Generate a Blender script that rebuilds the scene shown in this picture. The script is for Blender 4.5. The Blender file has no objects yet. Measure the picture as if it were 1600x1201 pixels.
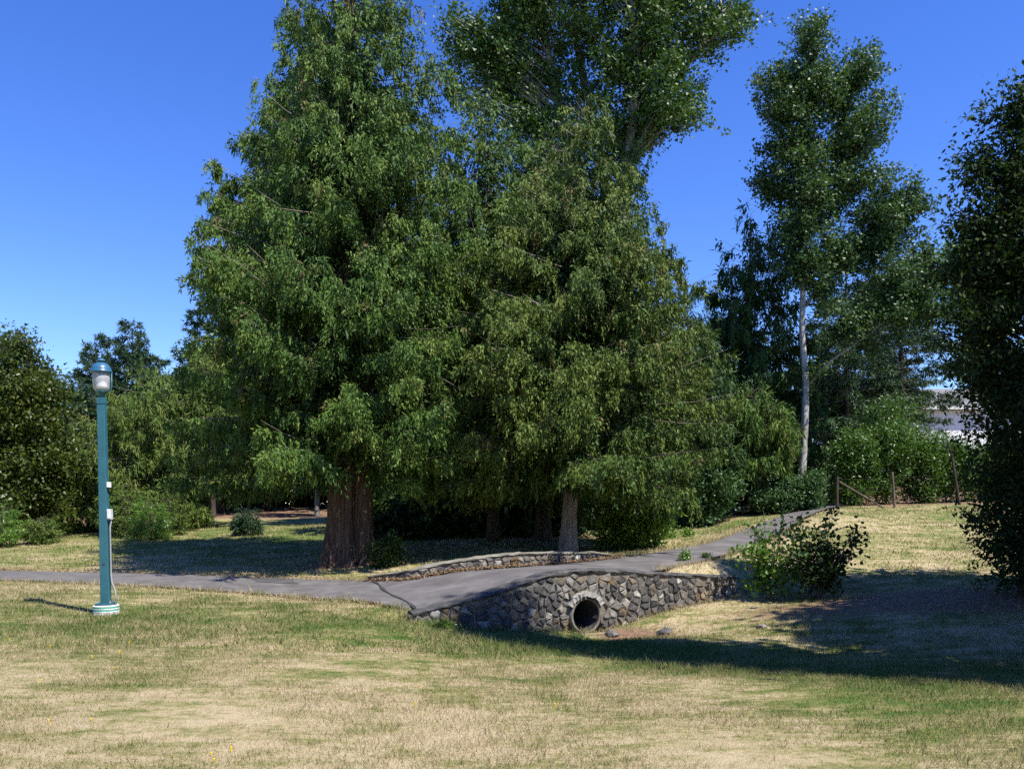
import bpy, math, random
import numpy as np
from mathutils import Vector, Matrix

# ------------------------------------------------------------------ camera, sky, sun
scene = bpy.context.scene
COL = scene.collection
EYE, FPX = 1.6, 1333.0            # eye height; focal length in pixels of a 1600 px wide frame
cam_d = bpy.data.cameras.new('camera'); cam = bpy.data.objects.new('camera', cam_d); COL.objects.link(cam)
cam.location = (0, 0, EYE); cam.rotation_euler = (math.radians(90), 0, 0)
cam_d.sensor_width = 36; cam_d.lens = 36 * FPX / 1600
cam_d.shift_y = (800 - 600.5) / 1600
cam_d.clip_start = 0.1; cam_d.clip_end = 3000
scene.camera = cam

SUN_EL = math.radians(58)
SUN_TO = Vector((0.80, -0.60, 0)).normalized() * math.cos(SUN_EL) + Vector((0, 0, math.sin(SUN_EL)))
world = bpy.data.worlds.new('World'); scene.world = world; world.use_nodes = True
wn = world.node_tree; wn.nodes.clear()
sky = wn.nodes.new('ShaderNodeTexSky'); sky.sky_type = 'NISHITA'; sky.sun_disc = False
sky.sun_elevation = SUN_EL; sky.sun_rotation = math.atan2(0.80, -0.60)
sky.altitude = 0; sky.air_density = 1.0; sky.dust_density = 0.0; sky.ozone_density = 5.0
hs = wn.nodes.new('ShaderNodeHueSaturation'); hs.inputs['Saturation'].default_value = 1.25; hs.inputs['Hue'].default_value = .520
bg = wn.nodes.new('ShaderNodeBackground'); bg.inputs['Strength'].default_value = 0.118
wo = wn.nodes.new('ShaderNodeOutputWorld')
wn.links.new(sky.outputs[0], hs.inputs['Color']); wn.links.new(hs.outputs[0], bg.inputs[0]); wn.links.new(bg.outputs[0], wo.inputs[0])
sun_d = bpy.data.lights.new('sun', 'SUN'); sun = bpy.data.objects.new('sun', sun_d); COL.objects.link(sun)
sun_d.energy = 4.1; sun_d.angle = math.radians(0.5); sun_d.color = (1.0, 0.95, 0.86)
sun.rotation_euler = (-SUN_TO).to_track_quat('-Z', 'Y').to_euler(); sun.location = (20, -15, 30)
vs = scene.view_settings
vs.view_transform = 'Standard'; vs.look = 'None'; vs.gamma = 1; vs.exposure = 1.05; vs.use_curve_mapping = False
scene.render.engine = 'CYCLES'
cy = scene.cycles
cy.max_bounces = 6; cy.diffuse_bounces = 2; cy.glossy_bounces = 2; cy.transmission_bounces = 4; cy.transparent_max_bounces = 8
cy.caustics_reflective = False; cy.caustics_refractive = False; cy.use_denoising = False
cy.use_adaptive_sampling = True; cy.adaptive_threshold = 0.02

# ------------------------------------------------------------------ helpers
RNG = np.random.default_rng(7)
random.seed(7)
def P(px, py, d): return np.array([(px - 800) / FPX * d, d, EYE - (py - 800) / FPX * d])
def nrm(v): return v / np.maximum(np.linalg.norm(v, axis=-1, keepdims=True), 1e-9)

def link(name, me, mat=None, parent=None, smooth=False, **props):
    o = bpy.data.objects.new(name, me); COL.objects.link(o)
    if mat is not None and not me.materials: me.materials.append(mat)
    if parent is not None: o.parent = parent
    if smooth:
        me.polygons.foreach_set('use_smooth', np.ones(len(me.polygons), dtype=bool))
    for k, v in props.items(): o[k] = v
    return o

def mesh_np(name, V, F, attrs=None):
    """F: (n,k) array of equal sized faces or list of such arrays; attrs: per-vertex floats"""
    if not isinstance(F, (list, tuple)): F = [F]
    V = np.asarray(V, dtype=np.float32)
    me = bpy.data.meshes.new(name)
    nl = sum(f.size for f in F); nf = sum(len(f) for f in F)
    me.vertices.add(len(V)); me.vertices.foreach_set('co', V.ravel())
    me.loops.add(nl); me.loops.foreach_set('vertex_index', np.concatenate([f.ravel() for f in F]).astype(np.int32))
    me.polygons.add(nf)
    tot = np.concatenate([np.full(len(f), f.shape[1], dtype=np.int32) for f in F])
    st = np.concatenate([[0], np.cumsum(tot)[:-1]]).astype(np.int32)
    me.polygons.foreach_set('loop_start', st); me.polygons.foreach_set('loop_total', tot)
    for k, a in (attrs or {}).items():
        at = me.attributes.new(k, 'FLOAT', 'POINT'); at.data.foreach_set('value', np.asarray(a, dtype=np.float32))
    me.update(calc_edges=True)
    return me

class MB:
    """collects simple shapes into one mesh"""
    def __init__(s): s.v = []; s.f = []
    def add(s, v, f):
        b = len(s.v); s.v += [tuple(map(float, p)) for p in v]; s.f += [tuple(b + i for i in q) for q in f]; return s
    def box(s, c, sz, rot=None):
        pts = []
        for k in range(8):
            p = Vector(((k & 1) - .5, ((k >> 1) & 1) - .5, (k >> 2) - .5)); p = Vector((p.x * sz[0], p.y * sz[1], p.z * sz[2]))
            if rot is not None: p = rot @ p
            pts.append(p + Vector(c))
        return s.add(pts, [(0, 2, 3, 1), (4, 5, 7, 6), (0, 1, 5, 4), (2, 6, 7, 3), (0, 4, 6, 2), (1, 3, 7, 5)])
    def lathe(s, prof, n=24, c=(0, 0, 0), caps=True):
        v = []; f = []
        for r, z in prof:
            for k in range(n):
                a = 2 * math.pi * k / n; v.append((c[0] + r * math.cos(a), c[1] + r * math.sin(a), c[2] + z))
        for i in range(len(prof) - 1):
            for k in range(n):
                k2 = (k + 1) % n; f.append((i * n + k, i * n + k2, (i + 1) * n + k2, (i + 1) * n + k))
        if caps: f.append(tuple(range(n - 1, -1, -1))); f.append(tuple((len(prof) - 1) * n + k for k in range(n)))
        return s.add(v, f)
    def tube(s, pts, rad, n=8, caps=True):
        V, F = tube_np(np.array(pts, float), np.array(rad, float) * np.ones(len(pts)), n)
        b = len(s.v); s.add(V, [tuple(q) for q in F])
        if caps:
            s.f.append(tuple(b + k for k in range(n - 1, -1, -1))); s.f.append(tuple(b + (len(pts) - 1) * n + k for k in range(n)))
        return s
    def build(s, name, mat, parent=None, smooth=False, bevel=0, **props):
        me = bpy.data.meshes.new(name); me.from_pydata(s.v, [], s.f); me.update()
        o = link(name, me, mat, parent, smooth, **props)
        if bevel:
            m = o.modifiers.new('bevel', 'BEVEL'); m.width = bevel; m.segments = 2; m.limit_method = 'ANGLE'
        return o

def tube_np(pts, rad, n=6):
    T = nrm(np.gradient(pts, axis=0))
    up = np.array([0, 0, 1.0]) if abs(T[0][2]) < .9 else np.array([1.0, 0, 0])
    A = nrm(np.cross(T, up)); B = np.cross(T, A)
    a = np.arange(n) * 2 * np.pi / n
    V = pts[:, None, :] + rad[:, None, None] * (np.cos(a)[None, :, None] * A[:, None, :] + np.sin(a)[None, :, None] * B[:, None, :])
    m = len(pts); i = np.arange(m - 1)[:, None] * n; k = np.arange(n)[None, :]; k2 = (k + 1) % n
    F = np.stack([i + k, i + k2, i + n + k2, i + n + k], -1).reshape(-1, 4)
    return V.reshape(-1, 3), F

def tubes_np(paths, rads, n=4):
    Vs, Fs, b = [], [], 0
    for p, r in zip(paths, rads):
        V, F = tube_np(p, r, n); Vs.append(V); Fs.append(F + b); b += len(V)
    return np.concatenate(Vs), np.concatenate(Fs)

def empty(name, loc, label, cat, group=None):
    o = bpy.data.objects.new(name, None); COL.objects.link(o); o.location = loc; o.empty_display_size = .2
    o['label'] = label; o['category'] = cat
    if group: o['group'] = group
    return o

# ------------------------------------------------------------------ materials
def new_mat(name):
    m = bpy.data.materials.new(name); m.use_nodes = True; nt = m.node_tree; nt.nodes.clear()
    return m, nt, nt.nodes, nt.links
def nd(ns, t, **kw):
    n = ns.new('ShaderNode' + t)
    for k, v in kw.items():
        if hasattr(n, k) and k not in n.inputs: setattr(n, k, v)
        else: n.inputs[k].default_value = v
    return n
def ramp(ns, stops, interp='LINEAR'):
    r = ns.new('ShaderNodeValToRGB'); r.color_ramp.interpolation = interp
    e = r.color_ramp.elements
    while len(e) < len(stops): e.new(.5)
    for q, (p, c) in zip(e, stops): q.position = p; q.color = (*c, 1)
    return r
def out(ns, ls, sh, disp=None):
    o = ns.new('ShaderNodeOutputMaterial'); ls.new(sh, o.inputs[0]); return o

def leaf_mat(name, stops, rough=.55, trans=.3, tcol=1.6, spec=.35, gain=1.3):
    m, nt, ns, ls = new_mat(name)
    at = ns.new('ShaderNodeAttribute'); at.attribute_name = 'tint'
    g_ = gain; r = ramp(ns, [(q, (c[0] * g_ * .88, c[1] * g_, c[2] * g_ * .74)) for q, c in stops]); ls.new(at.outputs['Fac'], r.inputs[0])
    p = nd(ns, 'BsdfPrincipled', Roughness=rough); p.inputs['Specular IOR Level'].default_value = spec
    t = ns.new('ShaderNodeBsdfTranslucent')
    mul = nd(ns, 'MixRGB', blend_type='MULTIPLY'); mul.inputs[0].default_value = 1; mul.inputs[2].default_value = (tcol * 1.05, tcol, tcol * .45, 1)
    mx = ns.new('ShaderNodeMixShader'); mx.inputs[0].default_value = trans
    ls.new(r.outputs[0], p.inputs['Base Color']); ls.new(r.outputs[0], mul.inputs[1]); ls.new(mul.outputs[0], t.inputs[0])
    ls.new(p.outputs[0], mx.inputs[1]); ls.new(t.outputs[0], mx.inputs[2]); out(ns, ls, mx.outputs[0])
    return m

def noisy_mat(name, stops, scale=(4, 4, 4), rough=.85, bump=.3, detail=6, spec=.25, bscale=None, dist=.02, rnd=0.0):
    m, nt, ns, ls = new_mat(name)
    tc = ns.new('ShaderNodeTexCoord'); mp = ns.new('ShaderNodeMapping'); mp.inputs['Scale'].default_value = scale
    ls.new(tc.outputs['Object'], mp.inputs[0])
    n = nd(ns, 'TexNoise', Scale=1.0, Detail=detail, Roughness=.62); ls.new(mp.outputs[0], n.inputs['Vector'])
    r = ramp(ns, stops); fac = n.outputs['Fac']
    if rnd:
        oi = ns.new('ShaderNodeObjectInfo'); a = nd(ns, 'Math', operation='MULTIPLY_ADD'); a.inputs[1].default_value = rnd; 
        ls.new(oi.outputs['Random'], a.inputs[0]); b = nd(ns, 'Math', operation='SUBTRACT'); ls.new(fac, b.inputs[0]); b.inputs[1].default_value = rnd / 2
        ls.new(b.outputs[0], a.inputs[2]); fac = a.outputs[0]
    ls.new(fac, r.inputs[0])
    p = nd(ns, 'BsdfPrincipled', Roughness=rough); p.inputs['Specular IOR Level'].default_value = spec
    ls.new(r.outputs[0], p.inputs['Base Color'])
    if bump:
        bp = nd(ns, 'Bump', Strength=bump, Distance=dist)
        if bscale:
            n2 = nd(ns, 'TexNoise', Scale=bscale, Detail=5); ls.new(tc.outputs['Object'], n2.inputs['Vector']); ls.new(n2.outputs['Fac'], bp.inputs['Height'])
        else: ls.new(n.outputs['Fac'], bp.inputs['Height'])
        ls.new(bp.outputs[0], p.inputs['Normal'])
    out(ns, ls, p.outputs[0]); return m

def plain_mat(name, col, rough=.5, metal=0, spec=.4, var=.12, scale=9):
    a = tuple(c * (1 - var) for c in col); b = tuple(min(1, c * (1 + var)) for c in col)
    m = noisy_mat(name, [(.35, a), (.65, b)], (scale,) * 3, rough, 0, spec=spec)
    m.node_tree.nodes['Principled BSDF'].inputs['Metallic'].default_value = metal
    return m

# lawn colour shared by turf and blades
grp = bpy.data.node_groups.new('lawn_colour', 'ShaderNodeTree')
grp.interface.new_socket('Jitter', in_out='INPUT', socket_type='NodeSocketFloat')
grp.interface.new_socket('Green', in_out='INPUT', socket_type='NodeSocketFloat')
grp.interface.new_socket('Color', in_out='OUTPUT', socket_type='NodeSocketColor')
gn, gl = grp.nodes, grp.links
gi = gn.new('NodeGroupInput'); go = gn.new('NodeGroupOutput'); geo = gn.new('ShaderNodeNewGeometry')
def gnoise(scale, detail, sx=1, sy=1):
    mp = gn.new('ShaderNodeMapping'); mp.inputs['Scale'].default_value = (sx, sy, 0.3); gl.new(geo.outputs['Position'], mp.inputs[0])
    n = nd(gn, 'TexNoise', Scale=scale, Detail=detail, Roughness=.65); gl.new(mp.outputs[0], n.inputs['Vector']); return n.outputs['Fac']
def gmath(op, a, b, c=None):
    n = gn.new('ShaderNodeMath'); n.operation = op
    for i, q in enumerate((a, b, c)):
        if q is None: continue
        if isinstance(q, (int, float)): n.inputs[i].default_value = q
        else: gl.new(q, n.inputs[i])
    return n.outputs[0]
n1, n2, n3 = gnoise(.45, 5), gnoise(2.2, 6, .55, 1.3), gnoise(14, 4)
f = gmath('MULTIPLY_ADD', n1, 1.5, -.75); f = gmath('MULTIPLY_ADD', n2, 1.8, f); f = gmath('SUBTRACT', f, .9)
f = gmath('MULTIPLY_ADD', n3, 1.0, f); f = gmath('SUBTRACT', f, .5); f = gmath('MULTIPLY_ADD', gnoise(6.5, 5, .6, 1.2), 1.2, f); f = gmath('SUBTRACT', f, .6)
f = gmath('ADD', f, gi.outputs['Green']); f = gmath('ADD', f, gi.outputs['Jitter'])
gr = ramp(gn, [(0.0, (.46, .375, .230)), (.28, (.385, .318, .175)), (.48, (.265, .240, .102)), (.68, (.165, .172, .054)), (.86, (.110, .150, .034)), (1, (.070, .130, .026))])
gl.new(f, gr.inputs[0]); gl.new(gr.outputs[0], go.inputs[0])

def lawn_mat(name, blades):
    m, nt, ns, ls = new_mat(name)
    g = ns.new('ShaderNodeGroup'); g.node_tree = grp
    a = ns.new('ShaderNodeAttribute'); a.attribute_name = 'green'; ls.new(a.outputs['Fac'], g.inputs['Green'])
    p = nd(ns, 'BsdfPrincipled', Roughness=.8 if not blades else .6); p.inputs['Specular IOR Level'].default_value = .15
    if blades:
        j = ns.new('ShaderNodeAttribute'); j.attribute_name = 'tint'; ls.new(j.outputs['Fac'], g.inputs['Jitter'])
        t = ns.new('ShaderNodeBsdfTranslucent'); mx = ns.new('ShaderNodeMixShader'); mx.inputs[0].default_value = .3
        ls.new(g.outputs[0], p.inputs['Base Color']); ls.new(g.outputs[0], t.inputs[0])
        ls.new(p.outputs[0], mx.inputs[1]); ls.new(t.outputs[0], mx.inputs[2]); out(ns, ls, mx.outputs[0])
    else:
        # bare soil and needle litter where attribute "soil" is set
        s = ns.new('ShaderNodeAttribute'); s.attribute_name = 'soil'
        tc = ns.new('ShaderNodeNewGeometry'); n = nd(ns, 'TexNoise', Scale=9, Detail=8, Roughness=.7); ls.new(tc.outputs['Position'], n.inputs['Vector'])
        sr = ramp(ns, [(.3, (.10, .062, .040)), (.5, (.20, .125, .08)), (.7, (.34, .22, .14))]); ls.new(n.outputs['Fac'], sr.inputs[0])
        mt = nd(ns, 'Math', operation='MULTIPLY_ADD'); ls.new(n.outputs['Fac'], mt.inputs[0]); mt.inputs[1].default_value = 1.6; mt.inputs[2].default_value = -.8
        ad = nd(ns, 'Math', operation='ADD', use_clamp=True); ls.new(mt.outputs[0], ad.inputs[0]); ls.new(s.outputs['Fac'], ad.inputs[1])
        st = ramp(ns, [(.4, (0, 0, 0)), (.6, (1, 1, 1))]); ls.new(ad.outputs[0], st.inputs[0])
        mx = ns.new('ShaderNodeMixRGB'); ls.new(st.outputs[0], mx.inputs[0]); ls.new(g.outputs[0], mx.inputs[1]); ls.new(sr.outputs[0], mx.inputs[2])
        ls.new(mx.outputs[0], p.inputs['Base Color'])
        nb = nd(ns, 'TexNoise', Scale=45, Detail=6, Roughness=.7); ls.new(tc.outputs['Position'], nb.inputs['Vector'])
        bp = nd(ns, 'Bump', Strength=.7, Distance=.04); ls.new(nb.outputs['Fac'], bp.inputs['Height']); ls.new(bp.outputs[0], p.inputs['Normal'])
        out(ns, ls, p.outputs[0])
    return m

M = {}
M['lawn'] = lawn_mat('lawn_turf', False); M['blades'] = lawn_mat('grass_blades', True)
M['asphalt_old'] = noisy_mat('asphalt_old', [(.3, (.088, .083, .080)), (.5, (.125, .117, .112)), (.75, (.18, .17, .16))], (3, 3, 3), .9, .5, 10, .2, 90, .008)
M['asphalt_new'] = noisy_mat('asphalt_new', [(.3, (.088, .081, .079)), (.5, (.122, .113, .110)), (.7, (.18, .167, .16))], (1.6, 1.6, 1.6), .88, .4, 10, .2, 120, .006)
M['asphalt_dark'] = noisy_mat('asphalt_patch', [(.3, (.060, .057, .056)), (.7, (.10, .094, .090))], (3, 3, 3), .9, .5, 10, .2, 90, .008)
M['tar'] = plain_mat('tar_joint', (.035, .034, .036), .7)
M['cedar'] = leaf_mat('cedar_foliage', [(0, (.042, .080, .022)), (.35, (.070, .120, .028)), (.62, (.112, .160, .036)), (.86, (.150, .185, .050)), (.93, (.16, .12, .055)), (1, (.17, .10, .06))], .6, .08, 1.3, .2, 1.08)
M['cedar_olive'] = leaf_mat('cedar_foliage_olive', [(0, (.046, .078, .022)), (.35, (.080, .118, .028)), (.62, (.125, .158, .038)), (.86, (.165, .180, .050)), (.93, (.17, .12, .055)), (1, (.16, .10, .06))], .6, .08, 1.3, .2, 1.08)
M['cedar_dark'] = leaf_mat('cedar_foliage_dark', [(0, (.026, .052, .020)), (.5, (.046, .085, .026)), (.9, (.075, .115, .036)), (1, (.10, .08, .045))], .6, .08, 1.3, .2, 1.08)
M['cedar_pale'] = leaf_mat('cedar_foliage_pale', [(0, (.055, .088, .022)), (.5, (.098, .135, .032)), (.88, (.145, .175, .050)), (1, (.17, .12, .06))], .6, .08, 1.3, .2, 1.08)
M['fir'] = leaf_mat('fir_needles', [(0, (.020, .042, .026)), (.5, (.036, .066, .038)), (1, (.062, .092, .052))], .5, .18, 1.2, .3)
M['cotton'] = leaf_mat('cottonwood_leaves', [(0, (.034, .070, .020)), (.5, (.055, .100, .025)), (.85, (.085, .135, .034)), (1, (.14, .16, .05))], .5, .2, 1.6, .4, 1.12)
M['poplar'] = leaf_mat('poplar_leaves', [(0, (.034, .070, .028)), (.5, (.055, .098, .036)), (.85, (.085, .13, .05)), (1, (.12, .155, .07))], .5, .2, 1.5, .4, 1.12)
M['chestnut'] = leaf_mat('chestnut_leaves', [(0, (.046, .076, .018)), (.5, (.085, .115, .024)), (.85, (.125, .140, .034)), (1, (.22, .17, .05))], .4, .25, 1.5, .3, .78)
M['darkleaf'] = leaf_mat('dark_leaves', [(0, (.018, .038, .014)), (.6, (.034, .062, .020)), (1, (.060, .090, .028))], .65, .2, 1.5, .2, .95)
M['laurel'] = leaf_mat('laurel_leaves', [(0, (.040, .085, .018)), (.5, (.070, .130, .024)), (1, (.115, .175, .036))], .44, .2, 1.7, .45, 1.05)
M['ivy'] = leaf_mat('ivy_leaves', [(0, (.022, .055, .020)), (.6, (.042, .085, .030)), (1, (.075, .12, .045))], .5, .18, 1.5, .4)
M['bush'] = leaf_mat('bush_leaves', [(0, (.055, .105, .020)), (.5, (.095, .160, .030)), (1, (.15, .215, .050))], .35, .28, 1.7, .5)
M['bright'] = leaf_mat('bright_leaves', [(0, (.12, .20, .028)), (.5, (.19, .27, .036)), (1, (.27, .33, .055))], .45, .35, 1.4, .4)
M['flower'] = plain_mat('yellow_petals', (.72, .50, .02), .6)
M['bark_cedar'] = noisy_mat('cedar_bark', [(.3, (.040, .027, .020)), (.5, (.110, .072, .053)), (.68, (.20, .14, .108)), (.8, (.32, .25, .20))], (14, 14, 1.1), .9, 1.0, 8, .15, None, .06)
M['bark_pale'] = noisy_mat('pale_cedar_bark', [(.3, (.12, .09, .075)), (.5, (.26, .21, .175)), (.7, (.38, .32, .28))], (16, 16, 1.6), .9, .9, 8, .15, None, .04)
M['bark_dark'] = noisy_mat('dark_bark', [(.3, (.030, .024, .020)), (.7, (.09, .072, .058))], (12, 12, 2), .9, .8, 6, .15, None, .03)
M['bark_grey'] = noisy_mat('grey_bark', [(.3, (.10, .092, .080)), (.5, (.24, .225, .20)), (.7, (.38, .36, .33))], (9, 9, 2.4), .85, .6, 7, .2, None, .03)
M['bark_white'] = noisy_mat('white_bark', [(.30, (.05, .045, .04)), (.44, (.26, .25, .225)), (.62, (.48, .47, .435)), (.8, (.64, .63, .59))], (7, 7, 3), .7, .35, 7, .25, None, .015)
M['twig'] = noisy_mat('bare_twigs', [(.3, (.11, .085, .068)), (.7, (.26, .22, .185))], (3, 3, 3), .9, 0)
M['mortar'] = noisy_mat('mortar', [(.3, (.09, .078, .062)), (.5, (.19, .165, .135)), (.7, (.30, .265, .215))], (5, 5, 5), .95, .8, 8, .1, 40, .02)
M['cap_dark'] = noisy_mat('weathered_cap', [(.3, (.030, .030, .031)), (.5, (.075, .073, .072)), (.75, (.15, .145, .135))], (5, 5, 5), .95, .7, 8, .1, 35, .015)
M['cap_pale'] = noisy_mat('pale_cap', [(.3, (.12, .112, .09)), (.5, (.20, .19, .155)), (.7, (.29, .275, .23))], (4, 4, 4), .95, .6, 8, .1, 35, .015)
M['concrete'] = noisy_mat('concrete', [(.3, (.16, .15, .135)), (.5, (.31, .295, .27)), (.7, (.50, .49, .46))], (5, 5, 5), .9, .5, 8, .15, 30, .01)
M['pipe'] = noisy_mat('weathered_pipe', [(.3, (.07, .063, .055)), (.5, (.15, .138, .12)), (.7, (.27, .255, .23))], (7, 7, 7), .9, .5, 8, .15, 30, .01)
M['pipe_shade'] = noisy_mat('shade_concrete', [(.3, (.014, .013, .012)), (.7, (.045, .042, .038))], (6, 6, 6), .8, .3)  # near-black concrete: the shade inside the pipe put into the colour
M['teal'] = plain_mat('teal_paint', (.030, .128, .165), .42, 0, .5, .10, 5)
M['blue_cap'] = plain_mat('blue_paint', (.032, .120, .215), .35, 0, .5, .10, 5)
M['white_paint'] = plain_mat('white_paint', (.74, .75, .74), .6)
M['green_paint'] = plain_mat('green_paint', (.10, .42, .27), .6, 0, .4, .3, 14)
M['grey_box'] = plain_mat('grey_plastic', (.52, .55, .58), .5)
M['galv'] = plain_mat('galvanised', (.42, .43, .44), .45, .3)
M['roof'] = noisy_mat('asphalt_shingle', [(.3, (.12, .12, .122)), (.7, (.24, .237, .235))], (5, 5, 22), .9, .4, 5)
M['wall_white'] = plain_mat('white_siding', (.80, .80, .79), .7, 0, .3, .04)
M['vent'] = plain_mat('dark_vent', (.05, .05, .05), .6)
M['wood_grey'] = noisy_mat('weathered_wood', [(.3, (.075, .058, .042)), (.7, (.19, .15, .115))], (12, 12, 1.5), .9, .5)
M['needle'] = noisy_mat('needle_litter', [(.3, (.14, .09, .055)), (.5, (.27, .18, .11)), (.7, (.42, .30, .19))], (16, 16, 16), .95, .9, 8, .1, 60, .02)

# stone: colour by object, with orange lichen and moss
m, nt, ns, ls = new_mat('field_stone')
tc = ns.new('ShaderNodeTexCoord'); oi = ns.new('ShaderNodeObjectInfo')
n = nd(ns, 'TexNoise', Scale=9, Detail=9, Roughness=.68); ls.new(tc.outputs['Object'], n.inputs['Vector'])
ra = ramp(ns, [(0, (.042, .042, .045)), (.3, (.070, .069, .071)), (.55, (.105, .100, .095)), (.78, (.155, .145, .13)), (.93, (.25, .235, .21)), (1, (.36, .35, .33))]); ls.new(oi.outputs['Random'], ra.inputs[0])
rb = ramp(ns, [(.3, (.45, .45, .47)), (.5, (1, 1, 1)), (.68, (1.75, 1.7, 1.6))]); ls.new(n.outputs['Fac'], rb.inputs[0])
mu = nd(ns, 'MixRGB', blend_type='MULTIPLY'); mu.inputs[0].default_value = 1; ls.new(ra.outputs[0], mu.inputs[1]); ls.new(rb.outputs[0], mu.inputs[2])
n2_ = nd(ns, 'TexNoise', Scale=2.6, Detail=8, Roughness=.7); gpos = ns.new('ShaderNodeNewGeometry'); ls.new(gpos.outputs['Position'], n2_.inputs['Vector'])
rl = ramp(ns, [(.52, (0, 0, 0)), (.68, (.85, .85, .85))]); ls.new(n2_.outputs['Fac'], rl.inputs[0])
n3_ = nd(ns, 'TexNoise', Scale=6, Detail=4); ls.new(gpos.outputs['Position'], n3_.inputs['Vector'])
rc = ramp(ns, [(.4, (.20, .105, .028)), (.52, (.30, .20, .05)), (.64, (.13, .08, .04))]); ls.new(n3_.outputs['Fac'], rc.inputs[0])
mx = ns.new('ShaderNodeMixRGB'); ls.new(rl.outputs[0], mx.inputs[0]); ls.new(mu.outputs[0], mx.inputs[1]); ls.new(rc.outputs[0], mx.inputs[2])
p = nd(ns, 'BsdfPrincipled', Roughness=.85); p.inputs['Specular IOR Level'].default_value = .25; ls.new(mx.outputs[0], p.inputs['Base Color'])
bp = nd(ns, 'Bump', Strength=.8, Distance=.02); ls.new(n.outputs['Fac'], bp.inputs['Height']); ls.new(bp.outputs[0], p.inputs['Normal'])
out(ns, ls, p.outputs[0]); M['stone'] = m
m, nt, ns, ls = new_mat('lamp_glass')
p = nd(ns, 'BsdfPrincipled', Roughness=.15); p.inputs['Base Color'].default_value = (.75, .77, .77, 1)
t = ns.new('ShaderNodeBsdfTransparent'); mx = ns.new('ShaderNodeMixShader'); mx.inputs[0].default_value = .42
ls.new(t.outputs[0], mx.inputs[1]); ls.new(p.outputs[0], mx.inputs[2]); out(ns, ls, mx.outputs[0]); M['glass'] = m

# ------------------------------------------------------------------ terrain from surveyed points
# retaining wall line: (px, top py, base py, distance) of its front face
WALL = [(645, 957, 969, 13.7), (700, 943, 977, 13.9), (760, 928, 985, 14.2), (830, 905, 987, 14.7), (870, 894, 987, 15.0),
        (920, 889, 987, 15.35), (970, 890, 976, 15.7), (1010, 893, 962, 16.0), (1060, 896, 949, 16.45), (1150, 900, 931, 17.2)]
wf = np.array([P(a, b, d) for a, b, c, d in WALL]); wb = np.array([P(a, c, d) for a, b, c, d in WALL])
def resample(pts, step):
    pts = np.asarray(pts, float); seg = np.r_[0, np.cumsum(np.linalg.norm(np.diff(pts[:, :2], axis=0), axis=1))]
    # Catmull-Rom through the points
    n = max(2, int(seg[-1] / step) + 1); s = np.linspace(0, seg[-1], n); o = np.empty((n, pts.shape[1]))
    i = np.clip(np.searchsorted(seg, s, side='right') - 1, 0, len(pts) - 2); t = ((s - seg[i]) / (seg[i + 1] - seg[i]))[:, None]
    p0 = pts[np.maximum(i - 1, 0)]; p1 = pts[i]; p2 = pts[i + 1]; p3 = pts[np.minimum(i + 2, len(pts) - 1)]
    return .5 * ((2 * p1) + (-p0 + p2) * t + (2 * p0 - 5 * p1 + 4 * p2 - p3) * t ** 2 + (-p0 + 3 * p1 - 3 * p2 + p3) * t ** 3)
WT = resample(np.c_[wf, wb[:, 2]], .1)          # x, y, top z, base z
wtan = nrm(np.gradient(WT[:, :2], axis=0)); WN = np.c_[-wtan[:, 1], wtan[:, 0]]   # points away from the camera
WTH = .38

front = [P(*q) for q in [(-260, 897, 20.4), (-60, 904, 18.5), (0, 906, 18), (250, 917, 17), (420, 929, 16.1), (500, 935, 15.6), (580, 941, 14.8)]]
front += [np.r_[WT[i, :2] + WN[i] * (WTH - .02), WT[i, 2] - .055] for i in np.linspace(2, len(WT) * .70, 12).astype(int)]
front += [P(*q) for q in [(1060, 885, 17.6), (1110, 873, 18.4), (1180, 851, 21.5), (1225, 829, 24.5), (1262, 806, 28), (1300, 793, 31), (1345, 788, 34)]]
back = [P(*q) for q in [(-260, 886, 23.6), (-60, 891, 21.9), (0, 892, 21.1), (250, 897, 19.8), (420, 903, 18.7), (500, 906, 18.1), (580, 908, 17.3), (640, 907, 16.9), (720, 894, 17.1), (850, 884, 18.1), (960, 873, 19.2), (1040, 861, 20.4),
        (1110, 848, 21.8), (1160, 830, 25), (1205, 812, 28), (1240, 800, 31), (1275, 791, 34), (1320, 786, 37)]]
FR = resample(front, .35); BK = resample(back, .35)

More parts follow.
